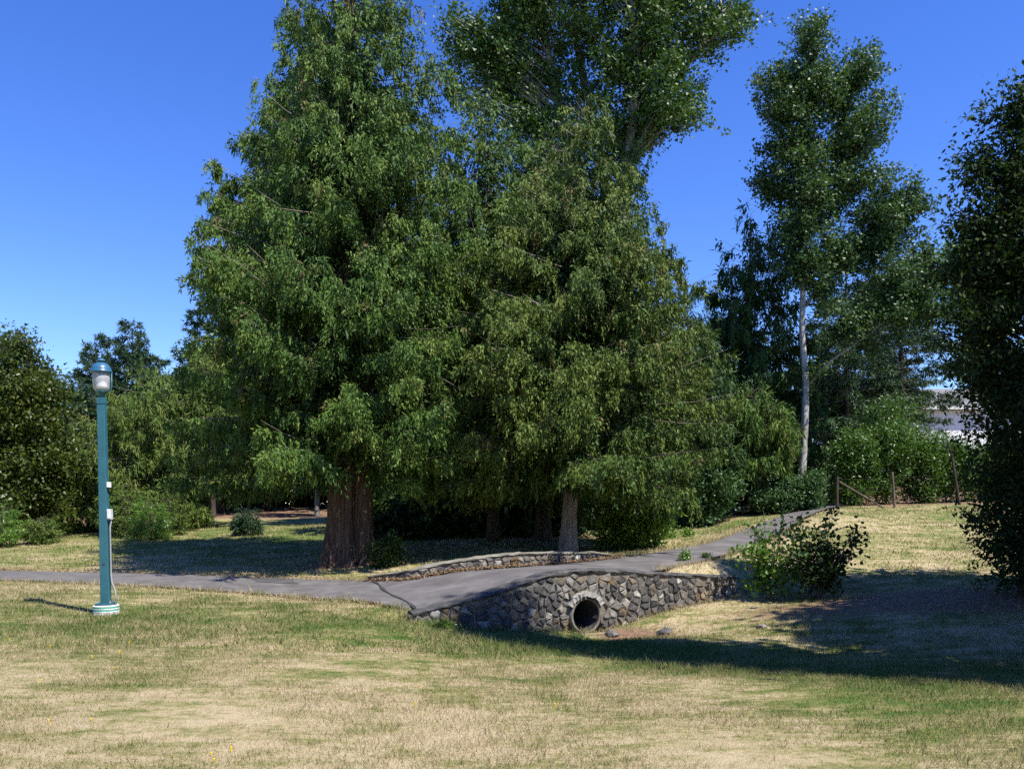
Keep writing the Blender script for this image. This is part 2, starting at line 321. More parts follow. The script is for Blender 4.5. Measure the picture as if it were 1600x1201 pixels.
ctrl = [tuple(q) for q in FR[::2]] + [tuple(q) for q in BK[::2]]
for i in range(0, len(WT), 3):
    ctrl.append((*(WT[i, :2] - WN[i] * .06), WT[i, 3])); ctrl.append((*(WT[i, :2] + WN[i] * .13), WT[i, 3])); ctrl.append((*(WT[i, :2] - WN[i] * .7), WT[i, 3] - .02))
    if i > len(WT) * .70: ctrl.append((*(WT[i, :2] + WN[i] * (WTH + .02)), WT[i, 2] - .04))
ctrl += [tuple(P(*q)) for q in [
    (0, 1201, 5.3), (400, 1201, 5.3), (800, 1201, 5.35), (1200, 1201, 5.3), (1600, 1201, 5.2), (165, 957, 13.8), (60, 960, 13.6), (320, 958, 13.6), (-200, 960, 13.3),
    (300, 1000, 10.6), (0, 1010, 10.2), (500, 1000, 10.9), (640, 992, 11.8), (800, 1010, 11.6), (800, 1080, 7.9), (400, 1080, 7.7), (0, 1090, 7.4), (1000, 1070, 8.3), (1250, 1075, 8.0), (1600, 1085, 7.5),
    (850, 1000, 13.6), (1000, 998, 13.8), (1100, 1004, 13.0), (1300, 1018, 12.2), (1500, 1026, 11.6), (1750, 1040, 11), (1000, 1030, 11), (1250, 1040, 10.4), (1500, 1050, 9.8),
    (1100, 962, 15.6), (1200, 950, 15.6), (1300, 950, 15.0), (1500, 945, 14.4), (1700, 950, 14.2), (1200, 918, 17.5), (1300, 905, 17.8), (1500, 893, 17.8), (1700, 890, 17.8),
    (1250, 868, 20.5), (1400, 855, 22), (1600, 850, 22), (1300, 828, 25), (1450, 822, 26), (1650, 820, 26), (1320, 798, 30), (1510, 792, 30), (1700, 790, 30),
    (100, 872, 25), (300, 866, 25), (480, 862, 25), (0, 850, 30), (200, 846, 30), (400, 838, 31), (500, 830, 32), (450, 808, 41), (300, 808, 41), (100, 826, 38), (-200, 850, 32),
    (620, 872, 21), (700, 862, 22), (800, 852, 22.5), (900, 862, 22.3), (700, 835, 30), (800, 826, 31), (950, 848, 24), (1030, 838, 26), (1090, 822, 30), (1180, 792, 33), (1000, 810, 34), (600, 806, 40), (800, 806, 40)]]
for a in np.arange(0, 360, 24):
    for r_ in (75, 140):
        x, y = r_ * math.cos(math.radians(a)), r_ * math.sin(math.radians(a)) + 10
        ctrl.append((x, y, 2.2 if y > 20 else (.6 if y > 0 else .1)))
ctrl += [(x, y, .0) for x, y in [(-10, 0), (0, 0), (10, 0), (0, -12), (-15, 8), (14, 4)]] + [(18, 44, 3.1), (26, 48, 3.2), (12, 40, 2.4), (-10, 52, 2.0), (-30, 45, 1.4), (5, 50, 2.2)]
for q in np.linspace(0, 1, 40):
    f_ = np.array([np.interp(q, np.linspace(0, 1, len(FR)), FR[:, k]) for k in range(3)]); b_ = np.array([np.interp(q, np.linspace(0, 1, len(BK)), BK[:, k]) for k in range(3)])
    for t_ in (.12, .3, .5, .7, .88): ctrl.append(tuple(f_ * (1 - t_) + b_ * t_))
    if .35 < q < .75: e_ = b_ + (b_ - f_) * .35; ctrl.append((e_[0], e_[1], b_[2] - .02))
C = np.array(ctrl, float)
def tps_k(d2): return np.where(d2 > 1e-12, d2 * np.log(np.maximum(d2, 1e-12)), 0)
D2 = ((C[:, None, :2] - C[None, :, :2]) ** 2).sum(-1); nC = len(C)
A_ = np.zeros((nC + 3, nC + 3)); A_[:nC, :nC] = tps_k(D2) + np.eye(nC) * 2e-3; A_[:nC, nC] = 1; A_[:nC, nC + 1:] = C[:, :2]; A_[nC:, :nC] = A_[:nC, nC:].T
W_ = np.linalg.lstsq(A_, np.r_[C[:, 2], 0, 0, 0], rcond=None)[0]
def ground(x, y):
    x = np.asarray(x, float); y = np.asarray(y, float); sh = x.shape; x = x.ravel(); y = y.ravel(); z = np.empty(len(x))
    for i in range(0, len(x), 8000):
        xs, ys = x[i:i + 8000], y[i:i + 8000]
        z[i:i + 8000] = tps_k((xs[:, None] - C[None, :, 0]) ** 2 + (ys[:, None] - C[None, :, 1]) ** 2) @ W_[:nC] + W_[nC] + W_[nC + 1] * xs + W_[nC + 2] * ys
    r = np.hypot(x, y - 10); k = np.clip((r - 70) / 50, 0, 1); far = np.where(y > 10, 2.2, .3)
    return (z * (1 - k) + far * k).reshape(sh)
def gz(x, y): return float(ground(np.array([x]), np.array([y]))[0])
def on_ground(px, d): x = (px - 800) / FPX * d; return np.array([x, d, gz(x, d)])

def seg_dist(x, y, line):
    best = np.full(x.shape, 1e9)
    for (ax, ay), (bx, by) in zip(line[:-1, :2], line[1:, :2]):
        dx, dy = bx - ax, by - ay; t = np.clip(((x - ax) * dx + (y - ay) * dy) / (dx * dx + dy * dy), 0, 1)
        best = np.minimum(best, np.hypot(x - ax - t * dx, y - ay - t * dy))
    return best
def inside_path(x, y, grow=0.0):
    poly = np.concatenate([FR[::2, :2], BK[::-2, :2]]); ins = np.zeros(x.shape, bool); j = len(poly) - 1
    for i in range(len(poly)):
        xi, yi = poly[i]; xj, yj = poly[j]
        c = ((yi > y) != (yj > y)) & (x < (xj - xi) * (y - yi) / (yj - yi + 1e-12) + xi); ins ^= c; j = i
    if grow: ins |= (seg_dist(x, y, FR[::4]) < grow) | (seg_dist(x, y, BK[::4]) < grow)
    return ins
_s = np.linspace(0, 1, 260); _w = np.linspace(0, 1, 13)
_f3 = np.stack([np.interp(_s, np.linspace(0, 1, len(FR)), FR[:, k]) for k in range(3)], -1); _b3 = np.stack([np.interp(_s, np.linspace(0, 1, len(BK)), BK[:, k]) for k in range(3)], -1)
PG = (_f3[:, None] * (1 - _w)[None, :, None] + _b3[:, None] * _w[None, :, None]).reshape(-1, 3)
def path_z(x, y):
    """height of the paved surface: straight across from edge to edge"""
    z = np.empty(len(x))
    for i in range(0, len(x), 500):
        d2 = (x[i:i + 500, None] - PG[None, :, 0]) ** 2 + (y[i:i + 500, None] - PG[None, :, 1]) ** 2
        j = np.argpartition(d2, 4, axis=1)[:, :4]; w_ = 1 / (np.take_along_axis(d2, j, 1) + 1e-4); z[i:i + 500] = (PG[j, 2] * w_).sum(1) / w_.sum(1)
    return z
def green_of(x, y):
    """where the lawn stays moist: the ditch, shade of the trees and a swale; dry knoll near the camera"""
    g = np.full(x.shape, .45)
    g += .36 * np.exp(-(((x - 3.0) * .6 + (y - 11.0) * .8) / 2.2) ** 2) * (1 / (1 + np.exp(-(x + 1.0) / .9)))
    g += .26 * np.exp(-(((y - 12.2) / 2.6) ** 2)) * (1 / (1 + np.exp((x - 1.5) / 1.0)))
    g += .34 * np.exp(-(((x + 8) / 8) ** 2 + ((y - 31) / 7) ** 2))
    g += .25 * np.exp(-(((x - 6) / 5) ** 2 + ((y - 7.0) / 1.6) ** 2))
    g -= .24 * np.exp(-((y - 6.2) / 2.6) ** 2) * (1 / (1 + np.exp((x - 2.2) / .8)))
    g -= .16 * np.exp(-(seg_dist(x, y, FR[::5]) / .55) ** 2); g -= .16 * np.exp(-(seg_dist(x, y, BK[::5]) / .5) ** 2)
    g += .04 * np.exp(-(((x - 11) / 6) ** 2 + ((y - 24) / 6) ** 2))
    g += .14 * np.exp(-(((x - 7) / 5) ** 2 + ((y - 30) / 3) ** 2))
    return g
TRUNK1 = on_ground(545, 21.0)
def soil_of(x, y):
    s = .0 * x
    s += .75 * np.exp(-(((x - 2.0) / .7) ** 2 + ((y - 14.9) / .4) ** 2))
    s += .75 * np.exp(-(((x + 4.0) / 2.2) ** 2 + ((y - 20.9) / 1.0) ** 2))
    s += .9 * np.exp(-(((x - .5) / 2.6) ** 2 + ((y - 27.0) / 4.2) ** 2))
    s += .85 * np.exp(-(((x - 6.8) / 2.2) ** 2 + ((y - 31.5) / 1.6) ** 2))
    s += 1.0 / (1 + np.exp(-(y - 40) / 1.0)) * (x < 8)
    s += .8 / (1 + np.exp(-(y - 31.2) / .3)) * (x > 10)
    s += .72 * np.exp(-(((x - 8.5) / 3.2) ** 2 + ((y - 14.9) / 1.5) ** 2))
    s += .42 * np.exp(-(((x - 5.3) / 3.5) ** 2 + ((y - 15.2) / 1.2) ** 2))
    return s

def axis(stops):
    a = []
    for (lo, hi, st) in stops: a += list(np.arange(lo, hi - 1e-6, st))
    a.append(stops[-1][1]); return np.array(a)
gx = axis([(-900, -200, 100), (-200, -60, 20), (-60, -20, 2.0), (-20, -13, .5), (-13, -3, .22), (-3, 7, .13), (7, 14, .22), (14, 24, .5), (24, 60, 2), (60, 200, 20), (200, 900, 100)])
gy = axis([(-300, -60, 60), (-60, -10, 5), (-10, 4, 1), (4, 12, .22), (12, 20, .13), (20, 22, .2), (22, 36, .25), (36, 60, 1), (60, 200, 20), (200, 900, 100)])
GX, GY = np.meshgrid(gx, gy); GZ = ground(GX, GY)
nse = (np.sin(GX * 1.7 + 1.3 * np.sin(GY * .9)) * np.sin(GY * 1.3 + np.sin(GX * .7))) * .018
GZ = GZ + np.where((np.abs(GX) < 40) & (GY < 60), nse, 0) * np.clip((np.minimum(seg_dist(GX, GY, FR[::4]), seg_dist(GX, GY, BK[::4])) - .3), 0, 1) * (~inside_path(GX, GY, .1))
_in = inside_path(GX, GY, .08); _g = GZ[_in]; GZ[_in] = np.minimum(_g, path_z(GX[_in], GY[_in]) - .03) - .05
_i = ((GX[..., None] - WT[None, None, ::4, 0]) ** 2 + (GY[..., None] - WT[None, None, ::4, 1]) ** 2).argmin(-1) * 4
_o = ((GX - WT[_i, 0]) * WN[_i, 0] + (GY - WT[_i, 1]) * WN[_i, 1]); _d = np.hypot(GX - WT[_i, 0], GY - WT[_i, 1])
GZ = GZ - .08 * ((_o > .02) & (_o < WTH - .05) & (_d < .6))
ny_, nx_ = GX.shape
# opening in the bank for the culvert
PIPE_I = int(np.argmin(np.abs(WT[:, 0] / WT[:, 1] * FPX + 800 - 915)))
PC = np.array([WT[PIPE_I, 0], WT[PIPE_I, 1], 0]); PN = np.array([*WN[PIPE_I], 0]); PT = np.array([PN[1], -PN[0], 0])
PR, PRO = .285, .345; PZ = P(915, 961, PC[1])[2]
ii = (np.arange(ny_ - 1)[:, None] * nx_ + np.arange(nx_ - 1)[None, :]).ravel()
_r = GV0 = np.stack([GX, GY, GZ], -1).reshape(-1, 3) - PC; _al = _r @ PT; _ac = _r @ PN
GZ = np.where(((np.abs(_al) < .40) & (_ac > -.5) & (_ac < -.01)).reshape(GZ.shape), np.minimum(GZ, PZ - PR - .015), GZ)
GF = np.stack([ii, ii + 1, ii + nx_ + 1, ii + nx_], -1)
GV = np.stack([GX, GY, GZ], -1).reshape(-1, 3)
fc = GV[GF].mean(1); rel = fc - PC; al = rel @ PT; ac = rel @ PN
GF = GF[~((np.abs(al) < .47) & (ac > -.10) & (ac < .62))]
gme = mesh_np('ground', GV, GF, {'green': green_of(GV[:, 0], GV[:, 1]), 'soil': soil_of(GV[:, 0], GV[:, 1])})
link('ground', gme, M['lawn'], None, True, kind='structure', label='dry lawn dipping into a shallow ditch and rising behind')

# ------------------------------------------------------------------ path
def strip(name, i0, i1, mat, label, lift):
    n = 260; s = np.linspace(0, 1, n)
    f_ = np.stack([np.interp(s, np.linspace(0, 1, len(FR)), FR[:, k]) for k in range(2)], -1)
    b_ = np.stack([np.interp(s, np.linspace(0, 1, len(BK)), BK[:, k]) for k in range(2)], -1)
    f_ = f_[i0:i1]; b_ = b_[i0:i1]; n = len(f_); w = np.linspace(0, 1, 13)
    jit = RNG.normal(0, .035, (n, 2)); jit = (jit + np.roll(jit, 1, 0)) * .6
    d = nrm(b_ - f_); f_ = f_ + d * jit[:, :1] * (np.abs(seg_dist(f_[:, 0], f_[:, 1], WT[::3])) > .6)[:, None]; b_ = b_ + d * jit[:, 1:]
    Vx = f_[:, None, :] * (1 - w)[None, :, None] + b_[:, None, :] * w[None, :, None]
    z = (_f3[i0:i1, 2:3] * (1 - w)[None, :] + _b3[i0:i1, 2:3] * w[None, :]) + lift - .02 * (np.abs(w - .5) * 2)[None, :] ** 6
    V = np.concatenate([Vx, z[..., None]], -1).reshape(-1, 3)
    i = (np.arange(n - 1)[:, None] * 13 + np.arange(12)[None, :]).ravel()
    me = mesh_np(name, V, np.stack([i, i + 1, i + 14, i + 13], -1))
    return link(name, me, mat, None, True, kind='structure', label=label), f_, b_
# seam where the newer asphalt starts (about where the stone wall begins)
nS = 260; sb = np.stack([np.interp(np.linspace(0, 1, nS), np.linspace(0, 1, len(FR)), FR[:, 0]), np.interp(np.linspace(0, 1, nS), np.linspace(0, 1, len(FR)), FR[:, 1])], -1)
SEAM = int(np.argmin(np.abs(sb[:, 0] / sb[:, 1] * FPX + 800 - 652) + (np.arange(nS) < 20) * 999))
_, pf, pb = strip('path', 0, SEAM + 1, M['asphalt_old'], 'older grey asphalt path crossing the lawn', .035)
_, pf2, pb2 = strip('path', SEAM, nS, M['asphalt_new'], 'newer smooth asphalt path rising over the stone culvert', .035)
w = np.linspace(0, 1, 30); c_ = pf[-1] * (1 - w)[:, None] + pb[-1] * w[:, None] + np.stack([np.sin(w * 9) * .04, 0 * w], -1)
z = path_z(c_[:, 0], c_[:, 1]) + .043; hw = .028 + .012 * np.sin(w * 23)
V = np.concatenate([np.c_[c_[:, 0] - hw, c_[:, 1], z], np.c_[c_[:, 0] + hw, c_[:, 1], z]]); i = np.arange(29)
link('path_joint', mesh_np('path_joint', V, np.stack([i, i + 30, i + 31, i + 1], -1)), M['tar'], None, kind='structure', label='dark tar joint between old and new asphalt')

def patch(name, s0, s1, w0, w1, lab, mat):
    n_ = 14; a = np.linspace(s0, s1, n_)
    f_ = np.stack([np.interp(a, np.linspace(0, 1, len(pf)), pf[:, k]) for k in range(2)], -1); b_ = np.stack([np.interp(a, np.linspace(0, 1, len(pb)), pb[:, k]) for k in range(2)], -1)
    V = []
    for w_ in np.linspace(w0, w1, 6):
        p_ = f_ * (1 - w_) + b_ * w_ + RNG.normal(0, .012, (n_, 2)); V.append(np.c_[p_, path_z(p_[:, 0], p_[:, 1]) + .043 - .02 * abs(w_ * 2 - 1) ** 6])
    i = (np.arange(5)[:, None] * n_ + np.arange(n_ - 1)[None, :]).ravel()
    link(name, mesh_np(name, np.concatenate(V), np.stack([i, i + 1, i + n_ + 1, i + n_], -1)), mat, None, kind='structure', label=lab)
patch('path_patch', .79, .86, .62, .93, 'dark repair patch in the older path', M['asphalt_dark'])

# ------------------------------------------------------------------ stone walls
def voronoi_cells(pts, box):
    cells = []
    for i, p in enumerate(pts):
        poly = [(box[0], box[2]), (box[1], box[2]), (box[1], box[3]), (box[0], box[3])]
        for j, q in enumerate(pts):
            if i == j or abs(q[0] - p[0]) > .9: continue
            mx_, my_ = (p[0] + q[0]) / 2, (p[1] + q[1]) / 2; nx, ny = q[0] - p[0], q[1] - p[1]
            new = []
            for k in range(len(poly)):
                a, b = poly[k], poly[(k + 1) % len(poly)]
                da = (a[0] - mx_) * nx + (a[1] - my_) * ny; db = (b[0] - mx_) * nx + (b[1] - my_) * ny
                if da <= 0: new.append(a)
                if (da < 0) != (db < 0):
                    t = da / (da - db); new.append((a[0] + t * (b[0] - a[0]), a[1] + t * (b[1] - a[1])))
            poly = new
            if len(poly) < 3: break
        cells.append(poly)
    return cells

def stones(parent, pts, frame, box, gap, proud, keep, name='stone', clip=None):
    """frame(s,z,off)->world; one object per stone"""
    for poly in voronoi_cells(pts, box):
        if len(poly) < 3: continue
        cx = sum(p[0] for p in poly) / len(poly); cz = sum(p[1] for p in poly) / len(poly)
        if not keep(cx, cz): continue
        if clip: poly = [(p[0], min(p[1], clip(p[0]))) for p in poly]
        # merge close corners, jitter, shrink
        q = []
        for p in poly:
            if not q or math.hypot(p[0] - q[-1][0], p[1] - q[-1][1]) > .03: q.append(p)
        if len(q) < 3: continue
        def shr(p, g):
            dx, dz = p[0] - cx, p[1] - cz; L = math.hypot(dx, dz) or 1; k = max(.3, (L - g) / L); return (cx + dx * k, cz + dz * k)
        pr = proud * random.uniform(.5, 1.4); n = len(q)
        base = [shr(p, gap) for p in q]
        mid = [shr(p, gap + random.uniform(-.006, .012)) for p in q]
        top = [shr(p, gap + random.uniform(.016, .038)) for p in q]
        tilt = random.uniform(-.1, .1), random.uniform(-.14, .14)
        V = [frame(*p, -.05) for p in base] + [frame(*p, pr * random.uniform(.35, .65)) for p in mid]
        V += [frame(*p, pr * random.uniform(.85, 1.1) + (p[0] - cx) * tilt[0] + (p[1] - cz) * tilt[1]) for p in top]
        c = frame(cx + random.uniform(-.02, .02), cz + random.uniform(-.02, .02), pr * random.uniform(.85, 1.12))
        o = np.mean(V, 0); V.append(c)
        F = [(k, (k + 1) % n, n + (k + 1) % n, n + k) for k in range(n)] + [(n + k, n + (k + 1) % n, 2 * n + (k + 1) % n, 2 * n + k) for k in range(n)]
        F += [(2 * n + k, 2 * n + (k + 1) % n, 3 * n) for k in range(n)]
        me = bpy.data.meshes.new(name); me.from_pydata([tuple(np.array(v) - o) for v in V], [], F); me.update()
        ob = link(name, me, M['stone'], parent); ob.location = Vector(o) - parent.location

def wall_core(name, line, th, top_off, parent, mat, caps, lip=0, base_drop=.12, hole=None, nseg=None):
    """line: x,y,top,base per station, thickness away from the camera"""
    tan = nrm(np.gradient(line[:, :2], axis=0)); N = np.c_[-tan[:, 1], tan[:, 0]]
    V = []; F = []
    for i, (q, n_) in enumerate(zip(line, N)):
        lo = q[3] - base_drop
        if hole is not None: lo = max(lo, hole(i))
        a = q[:2] - n_ * lip; b = q[:2] + n_ * th; j = RNG.normal(0, .008, 4)
        V += [(a[0], a[1], lo), (a[0] + j[0], a[1] + j[1], q[2] - top_off), (b[0], b[1], q[2] - top_off + j[2]), (b[0], b[1], lo)]
    for i in range(len(line) - 1):
        o = 4 * i
        for k in range(4): k2 = (k + 1) % 4; F.append((o + k, o + 4 + k, o + 4 + k2, o + k2))
    F.append((0, 1, 2, 3)); e = 4 * (len(line) - 1); F.append((e + 3, e + 2, e + 1, e))
    me = bpy.data.meshes.new(name); o0 = np.array(parent.location)
    me.from_pydata([tuple(np.array(v) - o0) for v in V], [], F); me.update()
    return link(name, me, mat, parent)

def wall_cap(name, line, th, h, parent, mat, over):
    tan = nrm(np.gradient(line[:, :2], axis=0)); N = np.c_[-tan[:, 1], tan[:, 0]]; V = []; F = []; o0 = np.array(parent.location); K = 7
    for q, n_ in zip(line, N):
        for (u, dz) in [(-over, -h), (-over - .01, -h * .45), (-over * .3, -.004), (th * .5, .012), (th - .02, -.004), (th + .012, -h * .5), (th + .01, -h)]:
            p = q[:2] + n_ * (u + RNG.normal(0, .007)); V.append((p[0] - o0[0], p[1] - o0[1], q[2] + dz + RNG.normal(0, .006) - o0[2]))
    for i in range(len(line) - 1):
        for k in range(K): k2 = (k + 1) % K; F.append((i * K + k, i * K + k2, (i + 1) * K + k2, (i + 1) * K + k))
    F.append(tuple(range(K))); F.append(tuple((len(line) - 1) * K + k for k in range(K - 1, -1, -1)))
    me = bpy.data.meshes.new(name); me.from_pydata(V, [], [tuple(reversed(f)) for f in F]); me.update()
    return link(name, me, mat, parent, False)

wall = empty('culvert_wall', (*WT[PIPE_I, :2], WT[PIPE_I, 3]), 'tall dark fieldstone headwall around the culvert pipe mouth', 'stone wall')
slen = np.r_[0, np.cumsum(np.linalg.norm(np.diff(WT[:, :2], axis=0), axis=1))]; S0 = slen[PIPE_I]
def hole(i):
    u = abs(slen[i] - S0)
    return PZ + math.sqrt(max(0, PRO ** 2 - u * u)) if u < PRO else -9
wall_core('mortar_core', WT, WTH, .02, wall, M['mortar'], True, hole=hole)
wall_cap('coping', WT, WTH, .055, wall, M['cap_dark'], .03)
def wframe(s, z, off):
    x = np.interp(s, slen, WT[:, 0]); y = np.interp(s, slen, WT[:, 1]); nx = np.interp(s, slen, WN[:, 0]); ny = np.interp(s, slen, WN[:, 1])
    return np.array([x - nx * off, y - ny * off, z])
pts = []; zmin, zmax = WT[:, 3].min() - .05, WT[:, 2].max()
z = zmin; row = 0
while z < zmax:
    h = random.uniform(.08, .125); s = -.1 + random.uniform(0, .15)
    while s < slen[-1] + .1:
        wd = random.choice([.10, .13, .17, .21, .27, .33]) * random.uniform(.85, 1.15)
        pts.append((s + wd / 2, z + h / 2 + random.uniform(-.06, .06))); s += wd
    z += h
def keepw(s, z):
    if not 0.02 < s < slen[-1] - .02: return False
    t = np.interp(s, slen, WT[:, 2]); b = np.interp(s, slen, WT[:, 3])
    return b - .05 < z < t - .075 and math.hypot(s - S0, z - PZ) > PRO + .10
stones(wall, pts, wframe, (-.2, slen[-1] + .2, zmin - .2, zmax + .2), .013, .034, keepw, clip=lambda s: float(np.interp(s, slen, WT[:, 2])) - .045)
# the two rough end faces
for end, sgn in ((0, -1), (len(WT) - 1, 1)):
    t_ = np.array([*wtan[end], 0]) * sgn; n_ = np.array([*WN[end], 0]); b_ = np.array([*WT[end, :2], 0])
    def eframe(s, z, off, t_=t_, n_=n_, b_=b_): return b_ + n_ * s + t_ * off + np.array([0, 0, z])
    ep = [(random.uniform(.02, WTH - .02), random.uniform(WT[end, 3], WT[end, 2])) for _ in range(7)]
    stones(wall, ep, eframe, (0, WTH, WT[end, 3] - .05, WT[end, 2] - .04), .012, .07, lambda s, z: True)

# far low wall on the other side of the path
LOW = [(575, 899, 907, 17.45), (640, 890, 906, 17.05), (690, 880, 899, 17.2), (740, 872, 896, 17.45), (800, 865, 889, 17.8), (850, 863, 885, 18.15), (900, 863, 880, 18.65), (940, 863, 876, 19.05), (966, 868, 874, 19.35)]
lf = np.array([P(a, b, d) for a, b, c, d in LOW]); lb = np.array([P(a, c, d) for a, b, c, d in LOW])
LT = resample(np.c_[lf, lb[:, 2]], .1); lgz = ground(LT[:, 0], LT[:, 1]); LT[:, 3] = np.minimum(LT[:, 3], lgz) - .02
low = empty('roadside_wall', (*LT[len(LT) // 2, :2], LT[len(LT) // 2, 3]), 'low pale stone wall curving along the tree side of the path', 'stone wall')
LTH = .42
wall_core('mortar_core', LT, LTH, .02, low, M['mortar'], True); wall_cap('coping', LT, LTH, .03, low, M['cap_pale'], .025)
ll = np.r_[0, np.cumsum(np.linalg.norm(np.diff(LT[:, :2], axis=0), axis=1))]; ltan = nrm(np.gradient(LT[:, :2], axis=0)); LN = np.c_[-ltan[:, 1], ltan[:, 0]]
def lframe(s, z, off):
    return np.array([np.interp(s, ll, LT[:, 0]) - np.interp(s, ll, LN[:, 0]) * off, np.interp(s, ll, LT[:, 1]) - np.interp(s, ll, LN[:, 1]) * off, z])
pts = []; z = LT[:, 3].min()
while z < LT[:, 2].max():
    h = random.uniform(.085, .115); s = random.uniform(-.1, 0)
    while s < ll[-1] + .1:
        wd = random.uniform(.11, .22); pts.append((s + wd / 2, z + h / 2 + random.uniform(-.03, .03))); s += wd
    z += h
stones(low, pts, lframe, (-.2, ll[-1] + .2, LT[:, 3].min() - .2, LT[:, 2].max() + .2), .010, .035, lambda s, z: .03 < s < ll[-1] - .03 and np.interp(s, ll, LT[:, 3]) - .02 < z < np.interp(s, ll, LT[:, 2]) - .05, clip=lambda s: float(np.interp(s, ll, LT[:, 2])) - .025)
# needle litter along the foot of the low wall
rg = np.random.default_rng(77); nl = 5200; u = rg.uniform(0, len(LT) - 1.01, nl).astype(int); o_ = np.abs(rg.normal(0, .09, nl)) + .015
q = LT[u, :2] - LN[u] * o_[:, None] + ltan[u] * rg.uniform(0, .1, (nl, 1)); u2 = rg.integers(0, len(BK) // 2, 2600); q2 = BK[u2, :2] + rg.normal(0, .13, (2600, 2))
q = np.concatenate([q, q2]); nl = len(q); rt = np.c_[q, path_z(q[:, 0], q[:, 1]) + .038 + rg.uniform(0, .03, nl)]
dd = nrm(np.c_[rg.normal(size=(nl, 2)), rg.normal(0, .25, nl)]); sd = nrm(np.cross(dd, np.c_[rg.normal(0, .3, (nl, 2)), np.ones(nl)]))
n4 = len(rt); Vv = np.empty((n4, 3, 3)); L_ = rg.uniform(.03, .08, n4)[:, None]; Vv[:, 0] = rt - sd * .012; Vv[:, 1] = rt + sd * .012; Vv[:, 2] = rt + dd * L_
link('needle_litter', mesh_np('needle_litter', Vv.reshape(-1, 3), np.arange(3 * n4).reshape(n4, 3)), M['needle'], None, kind='stuff', label='brown needle litter drifted along the low stone wall', category='litter')

# culvert pipe
pipe = empty('culvert_pipe', (PC[0], PC[1], PZ - PR), 'round concrete drain pipe with pale rim opening in the stone wall', 'pipe')
def ring(r0, r1, y0, y1, a0=0, a1=2 * math.pi, n=48, jit=0):
    V = []; F = []; full = abs(a1 - a0 - 2 * math.pi) < 1e-6; m_ = n if full else n + 1
    for k in range(m_):
        a = a0 + (a1 - a0) * k / n
        for (r, y) in ((r0, y0), (r1, y0), (r1, y1), (r0, y1)):
            r = r + random.uniform(-jit, jit); y_ = y + random.uniform(-jit, jit)
            p = PT * (-r * math.cos(a)) + PN * y_; V.append((p[0], p[1], PR + r * math.sin(a)))
    for k in range(n):
        k2 = (k + 1) % m_
        for e in range(4): e2 = (e + 1) % 4; F.append((k * 4 + e, k * 4 + e2, k2 * 4 + e2, k2 * 4 + e))
    if not full: F += [(0, 1, 2, 3), ((m_ - 1) * 4 + 3, (m_ - 1) * 4 + 2, (m_ - 1) * 4 + 1, (m_ - 1) * 4)]
    return V, F
MB().add(*ring(PR, PRO - .018, -.06, 3.2, jit=.004)).build('barrel', M['pipe'], pipe, True)
MB().add(*ring(PR - .004, PR - .001, -.04, 3.1)).build('bore_shade', M['pipe_shade'], pipe, True)  # thin dark lining, interior shade painted on
MB().add(*ring(.001, PR, 2.9, 2.95)).build('end_shade', M['pipe_shade'], pipe)  # dark disc closing the far end, shade painted as colour
MB().add(*ring(PRO, PRO + .085, -.09, .12, math.radians(28), math.radians(150), 22, .018)).build('hood', M['concrete'], pipe)

# ------------------------------------------------------------------ lamp post
LB = on_ground(166, 13.7)
lamp = empty('lamp_post', tuple(LB), 'tall teal square lamp post with blue domed lantern standing on the lawn', 'lamp post')
lamp.rotation_euler = (0, math.radians(-1.15), math.radians(5))
K = 13.7 / FPX
MB().lathe([(.195, -.2), (.195, .03)], 40).build('footing', M['concrete'], lamp, True)
for k in range(5):
    z0 = .03 + k * .022
    MB().lathe([(.186, z0), (.196, z0 + .005), (.196, z0 + .016), (.186, z0 + .0218)], 40).build('painted_ring', M['green_paint'] if k in (1, 3) else M['white_paint'], lamp, True)
MB().lathe([(.17, .139), (.17, .145)], 40).build('footing_top', M['concrete'], lamp)
MB().box((0, 0, .163), (.25, .25, .036)).build('base_plate', M['teal'], lamp, bevel=.004)
for sx in (-1, 1):
    for sy in (-1, 1): MB().lathe([(.014, .181), (.014, .199), (.007, .200), (.007, .215)], 6, (sx * .1, sy * .1, 0)).build('bolt', M['galv'], lamp)
ZT = (955 - 628) * K
V = []
for z, s in ((.18, .066), (ZT, .058)):
    V += [(-s, -s, z), (s, -s, z), (s, s, z), (-s, s, z)]
MB().add(V, [(0, 1, 5, 4), (1, 2, 6, 5), (2, 3, 7, 6), (3, 0, 4, 7), (4, 5, 6, 7), (3, 2, 1, 0)]).build('pole', M['teal'], lamp, bevel=.008)
MB().box((0, 0, ZT + .05), (.128, .128, .10)).build('collar', M['teal'], lamp, bevel=.006)
Z2 = ZT + .10
MB().lathe([(.05, Z2), (.05, Z2 + .055), (.062, Z2 + .06), (.062, Z2 + .085), (.085, Z2 + .09), (.085, Z2 + .11)], 24).build('neck', M['teal'], lamp, True)
lan = MB().lathe([(.06, Z2 + .112), (.105, Z2 + .125), (.124, Z2 + .16), (.130, Z2 + .30), (.132, Z2 + .41)], 32).build('lantern_glass', M['glass'], lamp, True)
MB().lathe([(.045, Z2 + .14), (.085, Z2 + .16), (.09, Z2 + .20), (.07, Z2 + .215), (.085, Z2 + .235), (.06, Z2 + .25), (.075, Z2 + .27), (.05, Z2 + .285), (.06, Z2 + .31), (.03, Z2 + .39)], 24).build('refractor', M['white_paint'], lan, True)
dome = [(.168, Z2 + .405), (.170, Z2 + .42)] + [(.158 * math.cos(a), Z2 + .425 + .150 * math.sin(a)) for a in np.linspace(.05, 1.3, 9)]
MB().lathe(dome, 36).build('dome', M['blue_cap'], lamp, True)
zt = dome[-1][1]
